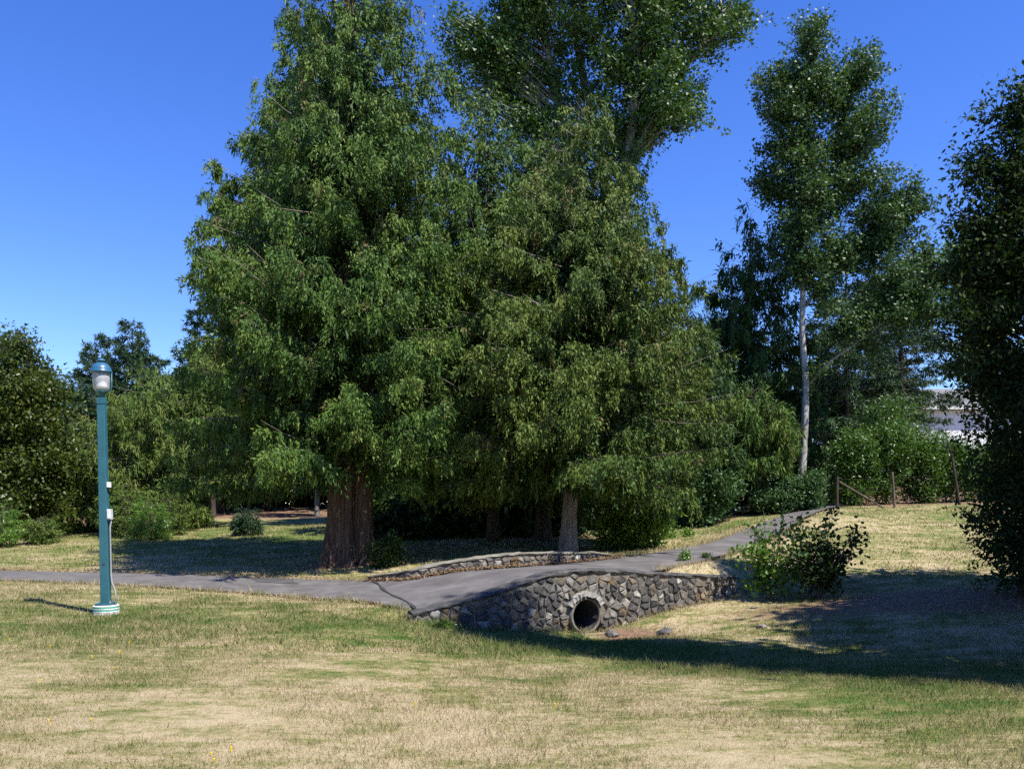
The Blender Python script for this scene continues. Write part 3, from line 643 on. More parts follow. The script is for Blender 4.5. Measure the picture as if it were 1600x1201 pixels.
MB().lathe([(.035, zt - .01), (.035, zt + .015), (.072, zt + .02), (.068, zt + .035), (.045, zt + .055), (.012, zt + .068)], 24).build('finial', M['blue_cap'], lamp, True)
MB().tube([(.085, 0, Z2 + .10), (.14, 0, Z2 + .115), (.158, 0, Z2 + .16), (.160, 0, Z2 + .41)], .010, 8).build('bracket', M['teal'], lamp, True)
zb = (955 - 800) * K; zb2 = (955 - 754) * K
ob = MB().box((.095, -.02, zb), (.07, .085, .17)).build('outlet_box', M['grey_box'], lamp, bevel=.006)
MB().box((.095, -.066, zb), (.05, .008, .13)).build('box_lid', M['white_paint'], ob, bevel=.003)
MB().box((.087, -.01, zb2), (.05, .075, .085)).build('sensor_box', M['white_paint'], lamp, bevel=.005)
MB().tube([(.108, -.01, zb - .085), (.105, -.01, zb - .14), (.090, -.01, zb - .2), (.090, -.01, .62), (.10, -.01, .50), (.15, -.02, .38), (.160, -.02, .30), (.160, -.02, .14)], .0135, 8).build('conduit', M['galv'], lamp, True)
MB().box((0, -.0675, .80), (.035, .004, .03)).build('number_plate', M['vent'], lamp)

# ------------------------------------------------------------------ trees
def kites(root, dirv, side, L, Wd, mid=.45, tri=False):
    """diamond leaves: returns V (4n,3), F (n,4); far ones are single triangles"""
    n = len(root)
    if tri:
        V = np.empty((n, 3, 3), np.float32); e = root + dirv * (L * .3)[:, None]
        V[:, 0] = e + side * (Wd / 2)[:, None]; V[:, 1] = e - side * (Wd / 2)[:, None]; V[:, 2] = root + dirv * L[:, None]
        return V.reshape(-1, 3), np.arange(3 * n, dtype=np.int32).reshape(n, 3)
    V = np.empty((n, 4, 3), np.float32)
    m_ = root + dirv * (L * mid)[:, None]; V[:, 0] = root; V[:, 1] = m_ + side * (Wd / 2)[:, None]; V[:, 2] = root + dirv * L[:, None]; V[:, 3] = m_ - side * (Wd / 2)[:, None]
    return V.reshape(-1, 3), np.arange(4 * n, dtype=np.int32).reshape(n, 4)

def trunk_mesh(name, pts, rad, mat, parent, n=14, flare=0, lobes=0, seed=0, prop=None):
    pts = np.array(pts, float); rad = np.array(rad, float)
    t = np.linspace(0, 1, len(pts)); tt = np.linspace(0, 1, 26); tt = tt ** 1.3
    p = np.stack([np.interp(tt, t, pts[:, k]) for k in range(3)], -1); r = np.interp(tt, t, rad)
    rg = np.random.default_rng(seed); h = p[:, 2] - p[0, 2]
    a = np.arange(n) * 2 * np.pi / n; ph = rg.uniform(0, 6.28, 4)
    rr = r[:, None] * (1 + flare * np.exp(-h / .45)[:, None] * (1 + .5 * np.sin(lobes * a[None, :] + ph[0])))
    if lobes: rr *= 1 + .09 * np.sin(lobes * a[None, :] + ph[0] + h[:, None] * .12) + .05 * np.sin((lobes * 2 + 1) * a[None, :] + ph[1])
    rr *= 1 + .02 * rg.normal(size=rr.shape)
    V = np.stack([p[:, None, 0] + rr * np.cos(a), p[:, None, 1] + rr * np.sin(a), np.repeat(p[:, 2:3], n, 1)], -1)
    i = np.arange(len(p) - 1)[:, None] * n; k = np.arange(n)[None, :]; k2 = (k + 1) % n
    F = np.stack([i + k, i + k2, i + n + k2, i + n + k], -1).reshape(-1, 4)
    return link(name, mesh_np(name, V.reshape(-1, 3), F), mat, parent, True, **(prop or {}))

def conifer(name, label, cat, base, H, prof, zc, nb, nrib, mat, bark, group=None, seed=1, r0=.3, hang=.9, rib=(.13, .30), wid=(.022, .042),
            a=(-.30, .05), b=(.30, .10), lat=1.0, smin=.15, olive=0, lean=(0, 0), trunks=None, brown=.06, pend=.0, per=26, inner=0, lexp=1.45, aspect=None, twig='twig', cut=None):
    rg = np.random.default_rng(seed); T = empty(name, tuple(base), label, cat, group)
    top = np.array([lean[0], lean[1], H])
    if trunks is None:
        trunk_mesh('trunk', [(0, 0, -.15), (top[0] * .3, top[1] * .3, H * .3), top * .92], [r0, r0 * .66, .012], bark, T, 14, .35, 5, seed)
    else: trunks(T)
    ts = np.linspace(0, 1, 200); pr = np.interp(ts, [q[0] for q in prof], [q[1] for q in prof]); cdf = np.cumsum(pr ** 1.0 + .22 * pr.max()); cdf /= cdf[-1]
    t = np.interp((np.arange(nb) + rg.uniform(0, 1, nb)) / nb, cdf, ts); az = np.arange(nb) * 2.39996 + rg.normal(0, .5, nb)
    L = np.interp(t, ts, pr) * np.clip(rg.normal(.90, .13, nb), .55, 1.12)
    L = L * (1 + .09 * np.sin(3 * az + seed) * np.sin(t * 17 + seed * 1.7) + .08 * np.sin(5 * az + 2.1 * seed + t * 9))
    if aspect is not None: L = L * aspect(az, t)
    z0 = zc + t * (H - zc) * .985; ax = top[None, :2] * (z0 / H)[:, None]
    rad = np.stack([np.cos(az), np.sin(az)], -1); tg = np.stack([-np.sin(az), np.cos(az)], -1)
    A = a[0] + (a[1] - a[0]) * t + rg.normal(0, .09, nb); B = b[0] + (b[1] - b[0]) * t + rg.normal(0, .08, nb); Cv = rg.normal(0, .12, nb)
    A = A + np.clip((t - .82) / .18, 0, 1) * (.9 if hang > .5 else .1)
    def pos(i, s):
        h = ax[i] + rad[i] * (L[i] * s)[:, None] + tg[i] * (Cv[i] * L[i] * s * s)[:, None]
        return np.c_[h, z0[i] + L[i] * (A[i] * s + B[i] * s * s)]
    paths, rads = [], []
    sg = np.linspace(0, 1, 5)
    for i in range(nb):
        paths.append(pos(np.full(5, i), sg)); rads.append(np.interp(sg, [0, 1], [.006 + .007 * L[i], .004]))
    V, F = tubes_np(paths, rads, 3)
    link('limbs', mesh_np('limbs', V, F), M[twig], T, True, kind='stuff')
    nbl = int(nrib / per); bi = rg.choice(nb, nbl, p=(L ** lexp) / (L ** lexp).sum())
    s = smin + (1 - smin) * rg.uniform(0, 1, nbl) ** .62; p = pos(bi, s)
    sd = np.where(rg.uniform(size=nbl) < .5, -1, 1); th = rg.uniform(.35, 1.25, nbl)
    d = np.c_[rad[bi] * np.cos(th)[:, None] + tg[bi] * (np.sin(th) * sd)[:, None], rg.normal(-.05, .18, nbl)]; d = nrm(d)
    l = (.16 + .30 * lat * L[bi] ** .8 * (1.05 - s)) * rg.uniform(.6, 1.3, nbl) + .12
    btint = rg.uniform(0, 1, nb)
    ltint = .45 * btint[bi] + .4 * rg.uniform(0, 1, nbl); isb = rg.uniform(size=nbl) < brown
    ri = rg.integers(0, nbl, nrib); u = rg.uniform(0, 1, nrib) ** .8
    root = p[ri] + d[ri] * (l[ri] * u)[:, None]; root[:, 2] -= .35 * hang * l[ri] * u * u + pend * rg.uniform(0, 1, nrib) ** 1.6 * (.5 + .5 * u)
    root += rg.normal(0, .022, (nrib, 3))
    upw = rg.uniform(size=nrib) < .16
    dv = d[ri] * rg.uniform(.05, .6, nrib)[:, None] + np.array([0, 0, -hang]) + rg.normal(0, .26, (nrib, 3)); dv[upw] = d[ri][upw] + rg.normal(0, .5, (upw.sum(), 3)) + np.array([0, 0, .25]); dv = nrm(dv)
    side = nrm(np.cross(dv, rg.normal(size=(nrib, 3))))
    Ln = rg.uniform(*rib, nrib); Wn = rg.uniform(*wid, nrib)
    if cut is not None:
        k = cut(root + base[None, :]); root, dv, side, Ln, Wn, ri = root[k], dv[k], side[k], Ln[k], Wn[k], ri[k]
    far = base[1] > 28 or per > 30; V, F = kites(root, dv, side, Ln, Wn, tri=far)
    tint = np.clip(ltint[ri] + .15 * rg.normal(size=len(ri)) * .8, 0, .88); tint = np.where(isb[ri] & (rg.uniform(size=len(ri)) < .5), rg.uniform(.93, 1, len(ri)), tint)
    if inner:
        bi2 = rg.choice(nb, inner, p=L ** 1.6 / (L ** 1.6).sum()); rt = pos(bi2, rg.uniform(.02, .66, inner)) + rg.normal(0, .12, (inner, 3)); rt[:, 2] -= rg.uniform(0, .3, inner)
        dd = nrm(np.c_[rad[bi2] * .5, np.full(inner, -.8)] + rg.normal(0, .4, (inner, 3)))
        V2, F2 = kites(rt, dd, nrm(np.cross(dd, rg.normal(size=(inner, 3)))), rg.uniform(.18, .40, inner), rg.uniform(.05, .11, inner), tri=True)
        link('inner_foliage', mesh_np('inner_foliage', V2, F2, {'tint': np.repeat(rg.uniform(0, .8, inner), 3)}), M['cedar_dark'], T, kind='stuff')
    link('crown', mesh_np('crown', V, F, {'tint': np.repeat(tint, 3 if far else 4)}), mat, T, kind='stuff')
    return T

def broadleaf(name, label, cat, base, stems, ells, nlimb, nleaf, leaf, mat, bark, group=None, seed=1, clump=.6, aspect=.8, up=.35, nlimb_r=.05, bark_part=True, shell=.45, ntwig=7, limb_from=(.25, .9), trunk_n=12, tw='twig', droop=0.0, stem_bark=None):
    """stems: list of (points rel. to base, radii); ells: list of (cx,cy,cz,rx,ry,rz,weight) relative"""
    rg = np.random.default_rng(seed); T = empty(name, tuple(base), label, cat, group)
    for k, (pts, rad) in enumerate(stems): trunk_mesh('trunk' if k == 0 else 'stem', pts, rad, bark if k == 0 or stem_bark is None else M[stem_bark], T, trunk_n, .25 if k == 0 else 0, 4, seed + k)
    E = np.array(ells, float); wt = E[:, 6] / E[:, 6].sum(); ei = rg.choice(len(E), nlimb, p=wt)
    v = nrm(rg.normal(size=(nlimb, 3))); rr = (shell + (1 - shell) * rg.uniform(0, 1, nlimb) ** .6)
    tips = E[ei, :3] + v * rr[:, None] * E[ei, 3:6]
    # limbs start on the nearest stem somewhat below the tip
    paths, rads = [], []; sp = [np.array(s_[0], float) for s_ in stems]
    dense = []
    for s_ in sp:
        t = np.linspace(0, 1, len(s_)); tt = np.linspace(0, 1, 30); dense.append(np.stack([np.interp(tt, t, s_[:, k]) for k in range(3)], -1))
    D = np.concatenate(dense)
    for tip in tips:
        hd = np.hypot(D[:, 0] - tip[0], D[:, 1] - tip[1]); want = tip[2] - .55 * hd; sc = hd + 1.3 * np.abs(D[:, 2] - want); o = D[np.argmin(sc)]
        m_ = (o + tip) / 2 + np.array([0, 0, .10 * np.linalg.norm(tip - o)]) + rg.normal(0, .08, 3) * np.linalg.norm(tip - o) * .5
        tt = np.linspace(0, 1, 6)[:, None]; pth = o * (1 - tt) ** 2 + 2 * m_ * tt * (1 - tt) + tip * tt ** 2
        Ld = np.linalg.norm(tip - o); paths.append(pth); rads.append(np.linspace(nlimb_r * min(1, .25 + Ld * .35), .006, 6))
    tw_i = np.repeat(np.arange(nlimb), ntwig); nt_ = len(tw_i); tv = nrm(rg.normal(size=(nt_, 3)) + np.array([0, 0, .25 - droop]))
    tl = clump * rg.uniform(.5, 1.25, nt_); back_ = rg.uniform(0, .55, nt_)
    pa = np.array(paths); r_ = (1 - back_) * 5; i0 = np.clip(r_.astype(int), 0, 4); fr = (r_ - i0)[:, None]
    tb = pa[tw_i, i0] * (1 - fr) + pa[tw_i, i0 + 1] * fr; te = tb + tv * tl[:, None]; te[:, 2] -= droop * tl * .5
    for k in range(nt_):
        if k % 4 == 0 and leaf[1] < .2: paths.append(np.stack([tb[k], (tb[k] + te[k]) / 2 + rg.normal(0, .02, 3), te[k]])); rads.append(np.array([.008, .006, .003]) * (nlimb_r / .05) ** .5)
    V, F = tubes_np(paths, rads, 3); link('limbs', mesh_np('limbs', V, F), (bark if stem_bark is None else M[stem_bark]) if bark_part else M[tw], T, True, kind='stuff')
    li = rg.integers(0, nt_, nleaf); u = rg.uniform(.1, 1.08, nleaf)
    root = tb[li] + (te[li] - tb[li]) * u[:, None] + rg.normal(0, leaf[1] * .75, (nleaf, 3))
    dv = nrm(rg.normal(size=(nleaf, 3)) + tv[li] * .5 + np.array([0, 0, -.35 - droop])); nn = nrm(rg.normal(size=(nleaf, 3)) * .8 + np.array([0, 0, up * 2]) + tv[li] * .3)
    side = nrm(np.cross(dv, nn)); Ln = rg.uniform(leaf[0], leaf[1], nleaf)
    far = base[1] > 28 or leaf[1] > .3
    V, F = kites(root, dv, side, Ln, Ln * aspect * rg.uniform(.8, 1.15, nleaf) * (1.15 if far else 1), .42, tri=far)
    lt = .35 * rg.uniform(size=nlimb)[tw_i[li]] + .25 * rg.uniform(size=nt_)[li] + .4 * rg.uniform(size=nleaf)
    link('crown', mesh_np('crown', V, F, {'tint': np.repeat(np.clip(lt, 0, 1), 3 if far else 4)}), mat, T, kind='stuff')
    return T

# --- the big cedar with its twin trunk
def twin(T):
    trunk_mesh('trunk', [(-.12, 0, -.2), (-.10, 0, 2.5), (-.05, 0, 7), (0, 0, 13), (0, 0, 16.4)], [.47, .37, .27, .12, .02], M['bark_cedar'], T, 40, .42, 5, 3)
    trunk_mesh('trunk', [(.36, -.16, -.2), (.37, -.10, 2.5), (.33, 0, 6), (.25, .1, 10)], [.27, .23, .18, .03], M['bark_cedar'], T, 30, .40, 3, 5)
conifer('cedar_tree', 'largest cedar with a thick twin fluted trunk beside the path', 'tree', TRUNK1, 16.9,
        [(0, 3.2), (.1, 3.6), (.25, 3.45), (.46, 2.75), (.62, 2.15), (.72, 1.7), (.8, 1.35), (.93, .65), (1, .12)], 2.6, 450, 320000, M['cedar'], M['bark_cedar'], 'cedars by the path', pend=.30, per=48, inner=28000, brown=.035, hang=1.0, seed=11, r0=.6, trunks=twin, rib=(.08, .18), wid=(.030, .052), a=(-.42, .05), b=(.34, .2),
        aspect=lambda az, t: 1 + np.cos(az) * np.where(t < .45, -.08, .16))
conifer('cedar_tree', 'tall dark cedar close behind the twin trunked cedar', 'tree', on_ground(541, 24.5), 16.6,
        [(0, 2.2), (.15, 2.8), (.46, 2.85), (.62, 1.75), (.78, .95), (1, .1)], 4.0, 280, 145000, M['cedar'], M['bark_cedar'], 'cedars by the path', pend=.30, per=48, inner=28000, brown=.035, hang=1.0, seed=23, r0=.4, lean=(-1.55, 0), rib=(.10, .22), wid=(.036, .060), a=(-.30, .15), b=(.32, .2))
conifer('cedar_tree', 'olive tinted cedar with a single pale leaning trunk by the low wall', 'tree', on_ground(888, 21.6), 11.7,
        [(0, 3.3), (.1, 3.6), (.25, 3.5), (.45, 2.9), (.65, 2.0), (.83, 1.15), (1, .1)], 2.15, 360, 250000, M['cedar_olive'], M['bark_pale'], 'cedars by the path', pend=.30, per=48, inner=28000, brown=.035, hang=1.0, seed=37, r0=.20, lean=(.45, 0), rib=(.08, .18), wid=(.030, .052), a=(-.40, .0), b=(.30, .25))
conifer('cedar_tree', 'middle cedar between the twin trunk and the pale trunk', 'tree', on_ground(772, 24.0), 12.9,
        [(0, 2.6), (.12, 3.5), (.3, 3.4), (.5, 2.8), (.7, 1.9), (.86, 1.0), (1, .12)], 2.2, 280, 145000, M['cedar'], M['bark_dark'], 'cedars by the path', pend=.30, per=48, inner=28000, brown=.035, hang=1.0, seed=41, r0=.17, lean=(-.3, 0), a=(-.40, .0), b=(.30, .2), rib=(.09, .20), wid=(.033, .056))
conifer('cedar_tree', 'cedar with a curved dark trunk just behind the pale trunk', 'tree', on_ground(848, 24.6), 11.9,
        [(0, 2.4), (.12, 3.3), (.3, 3.2), (.5, 2.6), (.7, 1.7), (.86, .9), (1, .12)], 2.2, 240, 95000, M['cedar_olive'], M['bark_dark'], 'cedars by the path', pend=.30, per=48, inner=28000, brown=.035, hang=1.0, seed=43, r0=.21, lean=(.2, 0), a=(-.38, .0), b=(.30, .2), rib=(.09, .20), wid=(.033, .056))

# --- cottonwood behind the cedars
B = on_ground(965, 31.0); k = 31.0 / FPX
def rel(px, py, dy=0.0, d=31.0, B=B): q = P(px, py, d); return (q[0] - B[0], dy, q[2] - B[2])
st = [([(0, 0, -.2), rel(963, 560), rel(975, 270), rel(1000, 140, .3), rel(1050, 0, .5), rel(1070, -130, .5)], [.42, .34, .26, .2, .13, .04]),
      ([rel(972, 300), rel(985, 200, -.5), rel(990, 110, -.8), rel(975, -20, -1)], [.2, .17, .13, .05]),
      ([rel(968, 400, .3), rel(930, 180, .8), rel(905, 50, 1), rel(890, -80, 1)], [.2, .17, .12, .05]),
      ([rel(966, 430, .2), rel(880, 200, .2), rel(845, 20, 0), rel(835, -110, 0)], [.2, .16, .11, .04]),
      ([rel(985, 250, -.3), rel(1060, 130, -.6), rel(1120, 40, -.8)], [.14, .09, .03])]
el = []
for px, py, rx, rz, w_ in [(770, 70, 78, 70, 1.0), (715, 75, 36, 36, .35), (730, 150, 45, 55, .5), (840, 170, 75, 80, 1.1), (860, 20, 90, 70, 1.2), (960, 60, 90, 85, 1.3), (1060, 30, 95, 60, 1.2), (1150, 20, 50, 28, .4),
                           (960, 170, 70, 70, 1.0), (1040, 160, 70, 60, .9), (1080, 190, 42, 40, .45), (985, 240, 40, 40, .4), (800, 240, 60, 60, .6), (930, -90, 130, 60, 1.3), (1060, -70, 110, 60, 1), (800, -40, 80, 60, .8), (1000, 310, 22, 35, .18), (1015, 380, 18, 40, .15)]:
    q = rel(px, py); el.append((q[0], RNG.uniform(-1, 1), q[2], rx * k, max(rx, rz) * k * 1.1, rz * k, w_))
broadleaf('cottonwood_tree', 'tall spreading cottonwood with grey forked limbs rising behind the cedars', 'tree', B, st, el, 380, 100000, (.10, .17), M['cotton'], M['bark_grey'], None, 51, .85, .85, .25, .06)

# --- white trunked poplar on the right
B = on_ground(1250, 33.0)
def rel2(px, py, dy=0.0, d=33.0, B=B): q = P(px, py, d); return (q[0] - B[0], dy, q[2] - B[2])
k = 33.0 / FPX
st = [([(0, 0, -.2), rel2(1258, 650), rel2(1259, 590), rel2(1253, 520), rel2(1256, 400), rel2(1262, 250), rel2(1268, 60)], [.155, .13, .12, .11, .095, .07, .02]),
      ([rel2(1264, 600, 0), rel2(1290, 568, -.3), rel2(1350, 525, -.6), rel2(1415, 470, -.9)], [.08, .062, .045, .014]),
      ([rel2(1258, 480, .1), rel2(1305, 415, .3), rel2(1365, 375, .5)], [.07, .05, .015]),
      ([rel2(1256, 380, .1), rel2(1300, 280, .3), rel2(1345, 90, .5)], [.08, .06, .012])]
el = []
for px, py, rx, rz, w_ in [(1270, 60, 24, 45, .6), (1205, 130, 30, 45, .6), (1275, 140, 55, 60, 1.1), (1352, 120, 28, 65, .7), (1230, 210, 55, 60, 1.0), (1330, 200, 60, 60, 1.1), (1388, 190, 18, 40, .25), (1270, 290, 80, 55, 1.2), (1190, 280, 26, 22, .25), (1370, 290, 45, 40, .6),
                           (1265, 375, 70, 50, 1.0), (1380, 350, 60, 45, .8), (1430, 310, 28, 30, .3), (1255, 430, 38, 34, .5), (1440, 380, 30, 40, .35), (1310, 505, 30, 30, .3), (1390, 480, 50, 36, .6), (1360, 410, 70, 40, .7), (1440, 520, 30, 30, .3), (1440, 450, 26, 30, .25), (1395, 545, 30, 18, .12), (1270, 585, 14, 10, .06), (1330, 450, 40, 25, .2)]:
    q = rel2(px, py); el.append((q[0], RNG.uniform(-.6, .6), q[2], rx * k, max(rx, rz) * k * 1.0, rz * k, w_))
broadleaf('poplar_tree', 'slender poplar with a white trunk at the end of the path', 'tree', B, st, el, 440, 98000, (.095, .16), M['poplar'], M['bark_white'], None, 62, .68, .85, .25, .026, stem_bark='bark_grey', bark_part=False, tw='bark_dark', shell=.3)

# --- conifers around the poplar
conifer('cedar_tree', 'drooping dark cedar left of the white trunked poplar', 'tree', on_ground(1172, 35.5), 12.9, [(0, 2.7), (.15, 3.0), (.35, 2.6), (.6, 1.9), (.8, 1.1), (1, .08)], .9, 200, 62000, M['cedar_dark'], M['bark_dark'], 'trees behind the path end', pend=.45, seed=71, r0=.2, rib=(.2, .42), wid=(.05, .09), a=(-.2, .15), b=(.15, .2), inner=9000)
conifer('cedar_tree', 'smaller feathery cedar in front of the white poplar trunk', 'tree', on_ground(1178, 31.6), 4.8, [(0, 1.3), (.3, 1.5), (.6, 1.2), (1, .2)], 1.9, 90, 30000, M['cedar'], M['bark_dark'], 'trees behind the path end', pend=.45, seed=72, r0=.12, rib=(.18, .38), wid=(.03, .055), a=(-.2, .15), b=(.15, .2))
for j, (px, d, H, R, s_) in enumerate([(1322, 40, 12.5, 2.3, 73), (1408, 42, 12.2, 2.8, 74), (1365, 45, 12.4, 2.4, 77)]):
    conifer('fir_tree', ['dark fir with bare lower trunk right of the white poplar', 'dark spreading fir standing before the house roof', 'dark fir between the other two behind the poplar'][j], 'tree', on_ground(px, d), H, [(0, R * .8), (.2, R), (.5, R * .85), (.8, R * .45), (1, .1)], 3.0, 110, 34000, M['fir'], M['bark_dark'], 'trees behind the path end', s_, .2, hang=.35, rib=(.16, .34), wid=(.035, .07), a=(-.15, .2), b=(.1, .1))
conifer('cedar_tree', 'dark cedar peering out past the olive cedar', 'tree', on_ground(1068, 31), 9.4, [(0, 2.0), (.3, 1.9), (.6, 1.3), (1, .1)], 1.5, 110, 35000, M['cedar_dark'], M['bark_dark'], 'trees behind the path end', pend=.45, seed=75, r0=.18, rib=(.2, .4), wid=(.035, .06), a=(-.2, .15), b=(.15, .2))
B = on_ground(1535, 55)
broadleaf('maple_tree', 'yellow green maple glimpsed beyond the poplar', 'tree', B, [([(0, 0, 0), (0, 0, 8), (0, 0, 16)], [.25, .2, .03])], [(0, 0, 15.5, 2.4, 2, 2.6, 1), (-2.2, 0, 13.5, 2.6, 2, 2.4, 1), (1, 0, 12, 2.4, 2, 2.4, 1), (0, 0, 9, 2.6, 2, 2.0, 1)], 120, 16000, (.18, .32), M['bush'], M['bark_dark'], 'trees behind the path end', 76, .8)

# --- trees on the left
B = on_ground(32, 33.0)
broadleaf('chestnut_tree', 'broad chestnut with drooping leaf sprays at the lawn edge', 'tree', B, [([(-.6, 0, -.2), (-.4, 0, 2), (.1, 0, 4.5), (.3, 0, 7.5)], [.26, .22, .15, .03])],
          [(-.2, 0, 6.6, 1.6, 1.6, 1.6, 1.2), (.9, -.3, 5.2, 1.5, 1.6, 1.3, 1), (-1.2, -.3, 5.4, 1.5, 1.6, 1.5, 1), (1.4, -.4, 3.4, 1.1, 1.4, 1.3, .9), (-1.0, -.8, 2.6, 1.8, 1.4, 1.4, 1.2), (1.2, -.6, 1.5, 1.4, 1.2, 1.1, .9), (.2, .8, 4, 1.4, 1.2, 1.6, .6), (-3, 0, 5, 2, 2, 3, 1.2)], 230, 52000, (.14, .26), M['chestnut'], M['bark_dark'], 'trees on the left lawn edge', 81, .6, .42, .5, .05, droop=.5)
for j, (px, d, H, R, s_) in enumerate([(207, 47, 10.9, 3.1, 82), (150, 49, 10.4, 2.6, 83), (345, 44, 13.2, 3.2, 84)]):
    conifer('fir_tree', ['pointed dark fir rising behind the lamp post', 'thin topped fir beside the pointed dark fir', 'tall blue green fir beside the big cedars'][j], 'tree', on_ground(px, d), H, [(0, R), (.2, R * .98), (.5, R * .72), (.8, R * .36), (.94, R * .14), (1, .06)], 1.0, 280, 56000, M['fir'], M['bark_dark'], 'firs behind the left trees', s_, .2, hang=.15, rib=(.2, .4), wid=(.05, .09), a=(-.05, .35), b=(.15, .15), lat=.7, smin=.02, lexp=.9)
conifer('cedar_tree', 'pale green spreading cedar behind the lamp post', 'tree', on_ground(235, 34.5), 6.6, [(0, 2.2), (.25, 2.6), (.5, 2.5), (.75, 1.7), (1, .4)], .7, 150, 46000, M['cedar_pale'], M['bark_dark'], 'trees on the left lawn edge', pend=.4, seed=85, r0=.2, rib=(.18, .38), wid=(.032, .06), a=(-.15, .2), b=(.1, .1))
conifer('cedar_tree', 'pale green cedar tucked against the big cedars', 'tree', on_ground(322, 36.0), 8.4, [(0, 1.6), (.25, 1.8), (.6, 1.5), (1, .2)], 1.9, 110, 36000, M['cedar_pale'], M['bark_dark'], 'trees on the left lawn edge', pend=.4, seed=86, r0=.16, rib=(.18, .38), wid=(.032, .06), a=(-.2, .2), b=(.1, .1))
conifer('cedar_tree', 'bushy young cedar filling the gap beside the chestnut', 'tree', on_ground(140, 35.5), 5.0, [(0, 1.5), (.4, 1.6), (.8, .9), (1, .2)], .2, 90, 24000, M['cedar_pale'], M['bark_dark'], 'trees on the left lawn edge', pend=.4, seed=87, r0=.12, rib=(.18, .38), wid=(.032, .06))
B = on_ground(332, 41)
broadleaf('maple_tree', 'bright yellow green maple between fir and cedar', 'tree', B, [([(0, 0, 0), (0, 0, 5), (0, 0, 8)], [.14, .1, .02])], [(0, 0, 7.2, 1.0, 1, 1.1, 1), (-.6, 0, 6.0, 1.1, 1, .9, .8)], 30, 3200, (.14, .24), M['bright'], M['bark_dark'], None, 88, .5)
for j, (px, d, H, R, lab) in enumerate([(236, 30.6, 1.6, .65, 'small lit young cedar at the corner of the left trees'), (64, 30.0, .95, .55, 'low young cedar under the chestnut'), (3, 29.0, 1.5, .6, 'round young cedar at the foot of the chestnut'), (386, 31.5, .98, .40, 'lone dark sapling standing on the open lawn'), (200, 31.8, 2.2, .8, 'mid sized young cedar beside the small lit one'), (268, 32.5, 1.9, .7, 'young cedar furthest into the wood shade')]):
    conifer('young_conifer', lab, 'sapling', on_ground(px, d), H, [(0, R * .8), (.25, R), (.6, R * .75), (1, .08)], .06, 44, 6500, M['bush'] if j in (0, 2) else (M['fir'] if j == 3 else M['cedar_pale']), M['bark_dark'], 'young conifers on the lawn', 90 + j, .03, hang=.25, rib=(.07, .16), wid=(.02, .04), a=(.1, .4), b=(.1, .1), smin=.0)

# --- woodland behind: each tree its own
wl = ['dark woodland conifer standing left behind the lawn', 'dark woodland conifer in the wood behind the cedars', 'dark woodland conifer in the wood beyond the bridge']
for j, (px, d, H, R) in enumerate([(250, 50, 9, 3.0), (310, 47, 9, 2.8), (365, 48, 10, 2.8), (420, 46, 10, 2.6), (480, 50, 11, 3.0), (545, 47, 10, 3.0), (610, 46, 10, 2.8), (670, 43, 10, 2.8), (735, 45, 10, 3.0), (800, 42, 10, 2.8), (860, 44, 10, 2.8), (920, 40, 9, 2.8), (985, 42, 9, 2.6), (1040, 39, 8, 2.6), (1100, 41, 8, 2.4), (1265, 44, 8, 2.2), (-60, 46, 9, 3), (60, 50, 9, 3), (-160, 40, 9, 3)]):
    zc = 2.4 if 250 <= px < 620 else 1.2
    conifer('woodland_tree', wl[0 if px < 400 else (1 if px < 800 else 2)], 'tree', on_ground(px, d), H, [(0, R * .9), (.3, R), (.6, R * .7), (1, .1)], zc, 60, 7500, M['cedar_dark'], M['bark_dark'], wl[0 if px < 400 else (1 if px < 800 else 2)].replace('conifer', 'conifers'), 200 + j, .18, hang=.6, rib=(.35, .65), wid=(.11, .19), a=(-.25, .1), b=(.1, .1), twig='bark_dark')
conifer('woodland_tree', 'slim pale trunked tree at the edge of the dark wood', 'tree', on_ground(495, 41), 8, [(0, 1.0), (.4, 1.2), (1, .1)], 2.2, 40, 6000, M['cedar_dark'], M['bark_grey'], None, 260, .10, rib=(.25, .5), wid=(.06, .11))
conifer('woodland_tree', 'dark trunked cedar seen past the twin trunk', 'tree', on_ground(608, 31), 8, [(0, 1.4), (.4, 1.6), (1, .1)], 2.3, 50, 14000, M['cedar_dark'], M['bark_dark'], None, 261, .16, rib=(.25, .5), wid=(.05, .09))
for j, (px, d, R, h) in enumerate([(330, 52, 4, 1.6), (450, 52, 4, 1.8), (570, 50, 4, 1.8), (690, 48, 4, 2.0), (790, 46, 4, 2.2), (890, 44, 3.5, 2.2), (1000, 40, 3, 2.2), (1100, 36, 2, 1.9), (640, 33.5, 1.6, 1.2), (960, 31, 1.3, 1.4), (200, 52, 4, 2.0), (90, 48, 4, 2.0), (620, 29.5, 1.2, .9), (700, 28.5, 1.3, 1.0), (785, 28, 1.2, 1.0), (865, 27.5, 1.2, 1.1), (660, 36, 1.6, 1.3), (740, 37, 1.8, 1.5), (825, 34, 1.6, 1.4), (900, 32, 1.4, 1.5), (720, 33, 1.2, 1.0)]):
    B = on_ground(px, d)
    sl = 'deep green shrub thicket in the dark wood ' + ('behind the left lawn' if px < 500 else ('low under the big cedars' if d < 31 else ('behind the twin trunk' if px < 750 else 'behind the pale cedar trunk')))
    broadleaf('understory_shrub', sl, 'shrub', B, [([(0, 0, -.1), (0, 0, h * .8)], [.06, .02])], [(0, 0, h * .6, R, 1.2, h * .7, 1)], 40, 5200, (.18, .34), M['darkleaf'], M['bark_dark'], sl.replace('thicket', 'thickets'), 270 + j, .6, nlimb_r=.03)

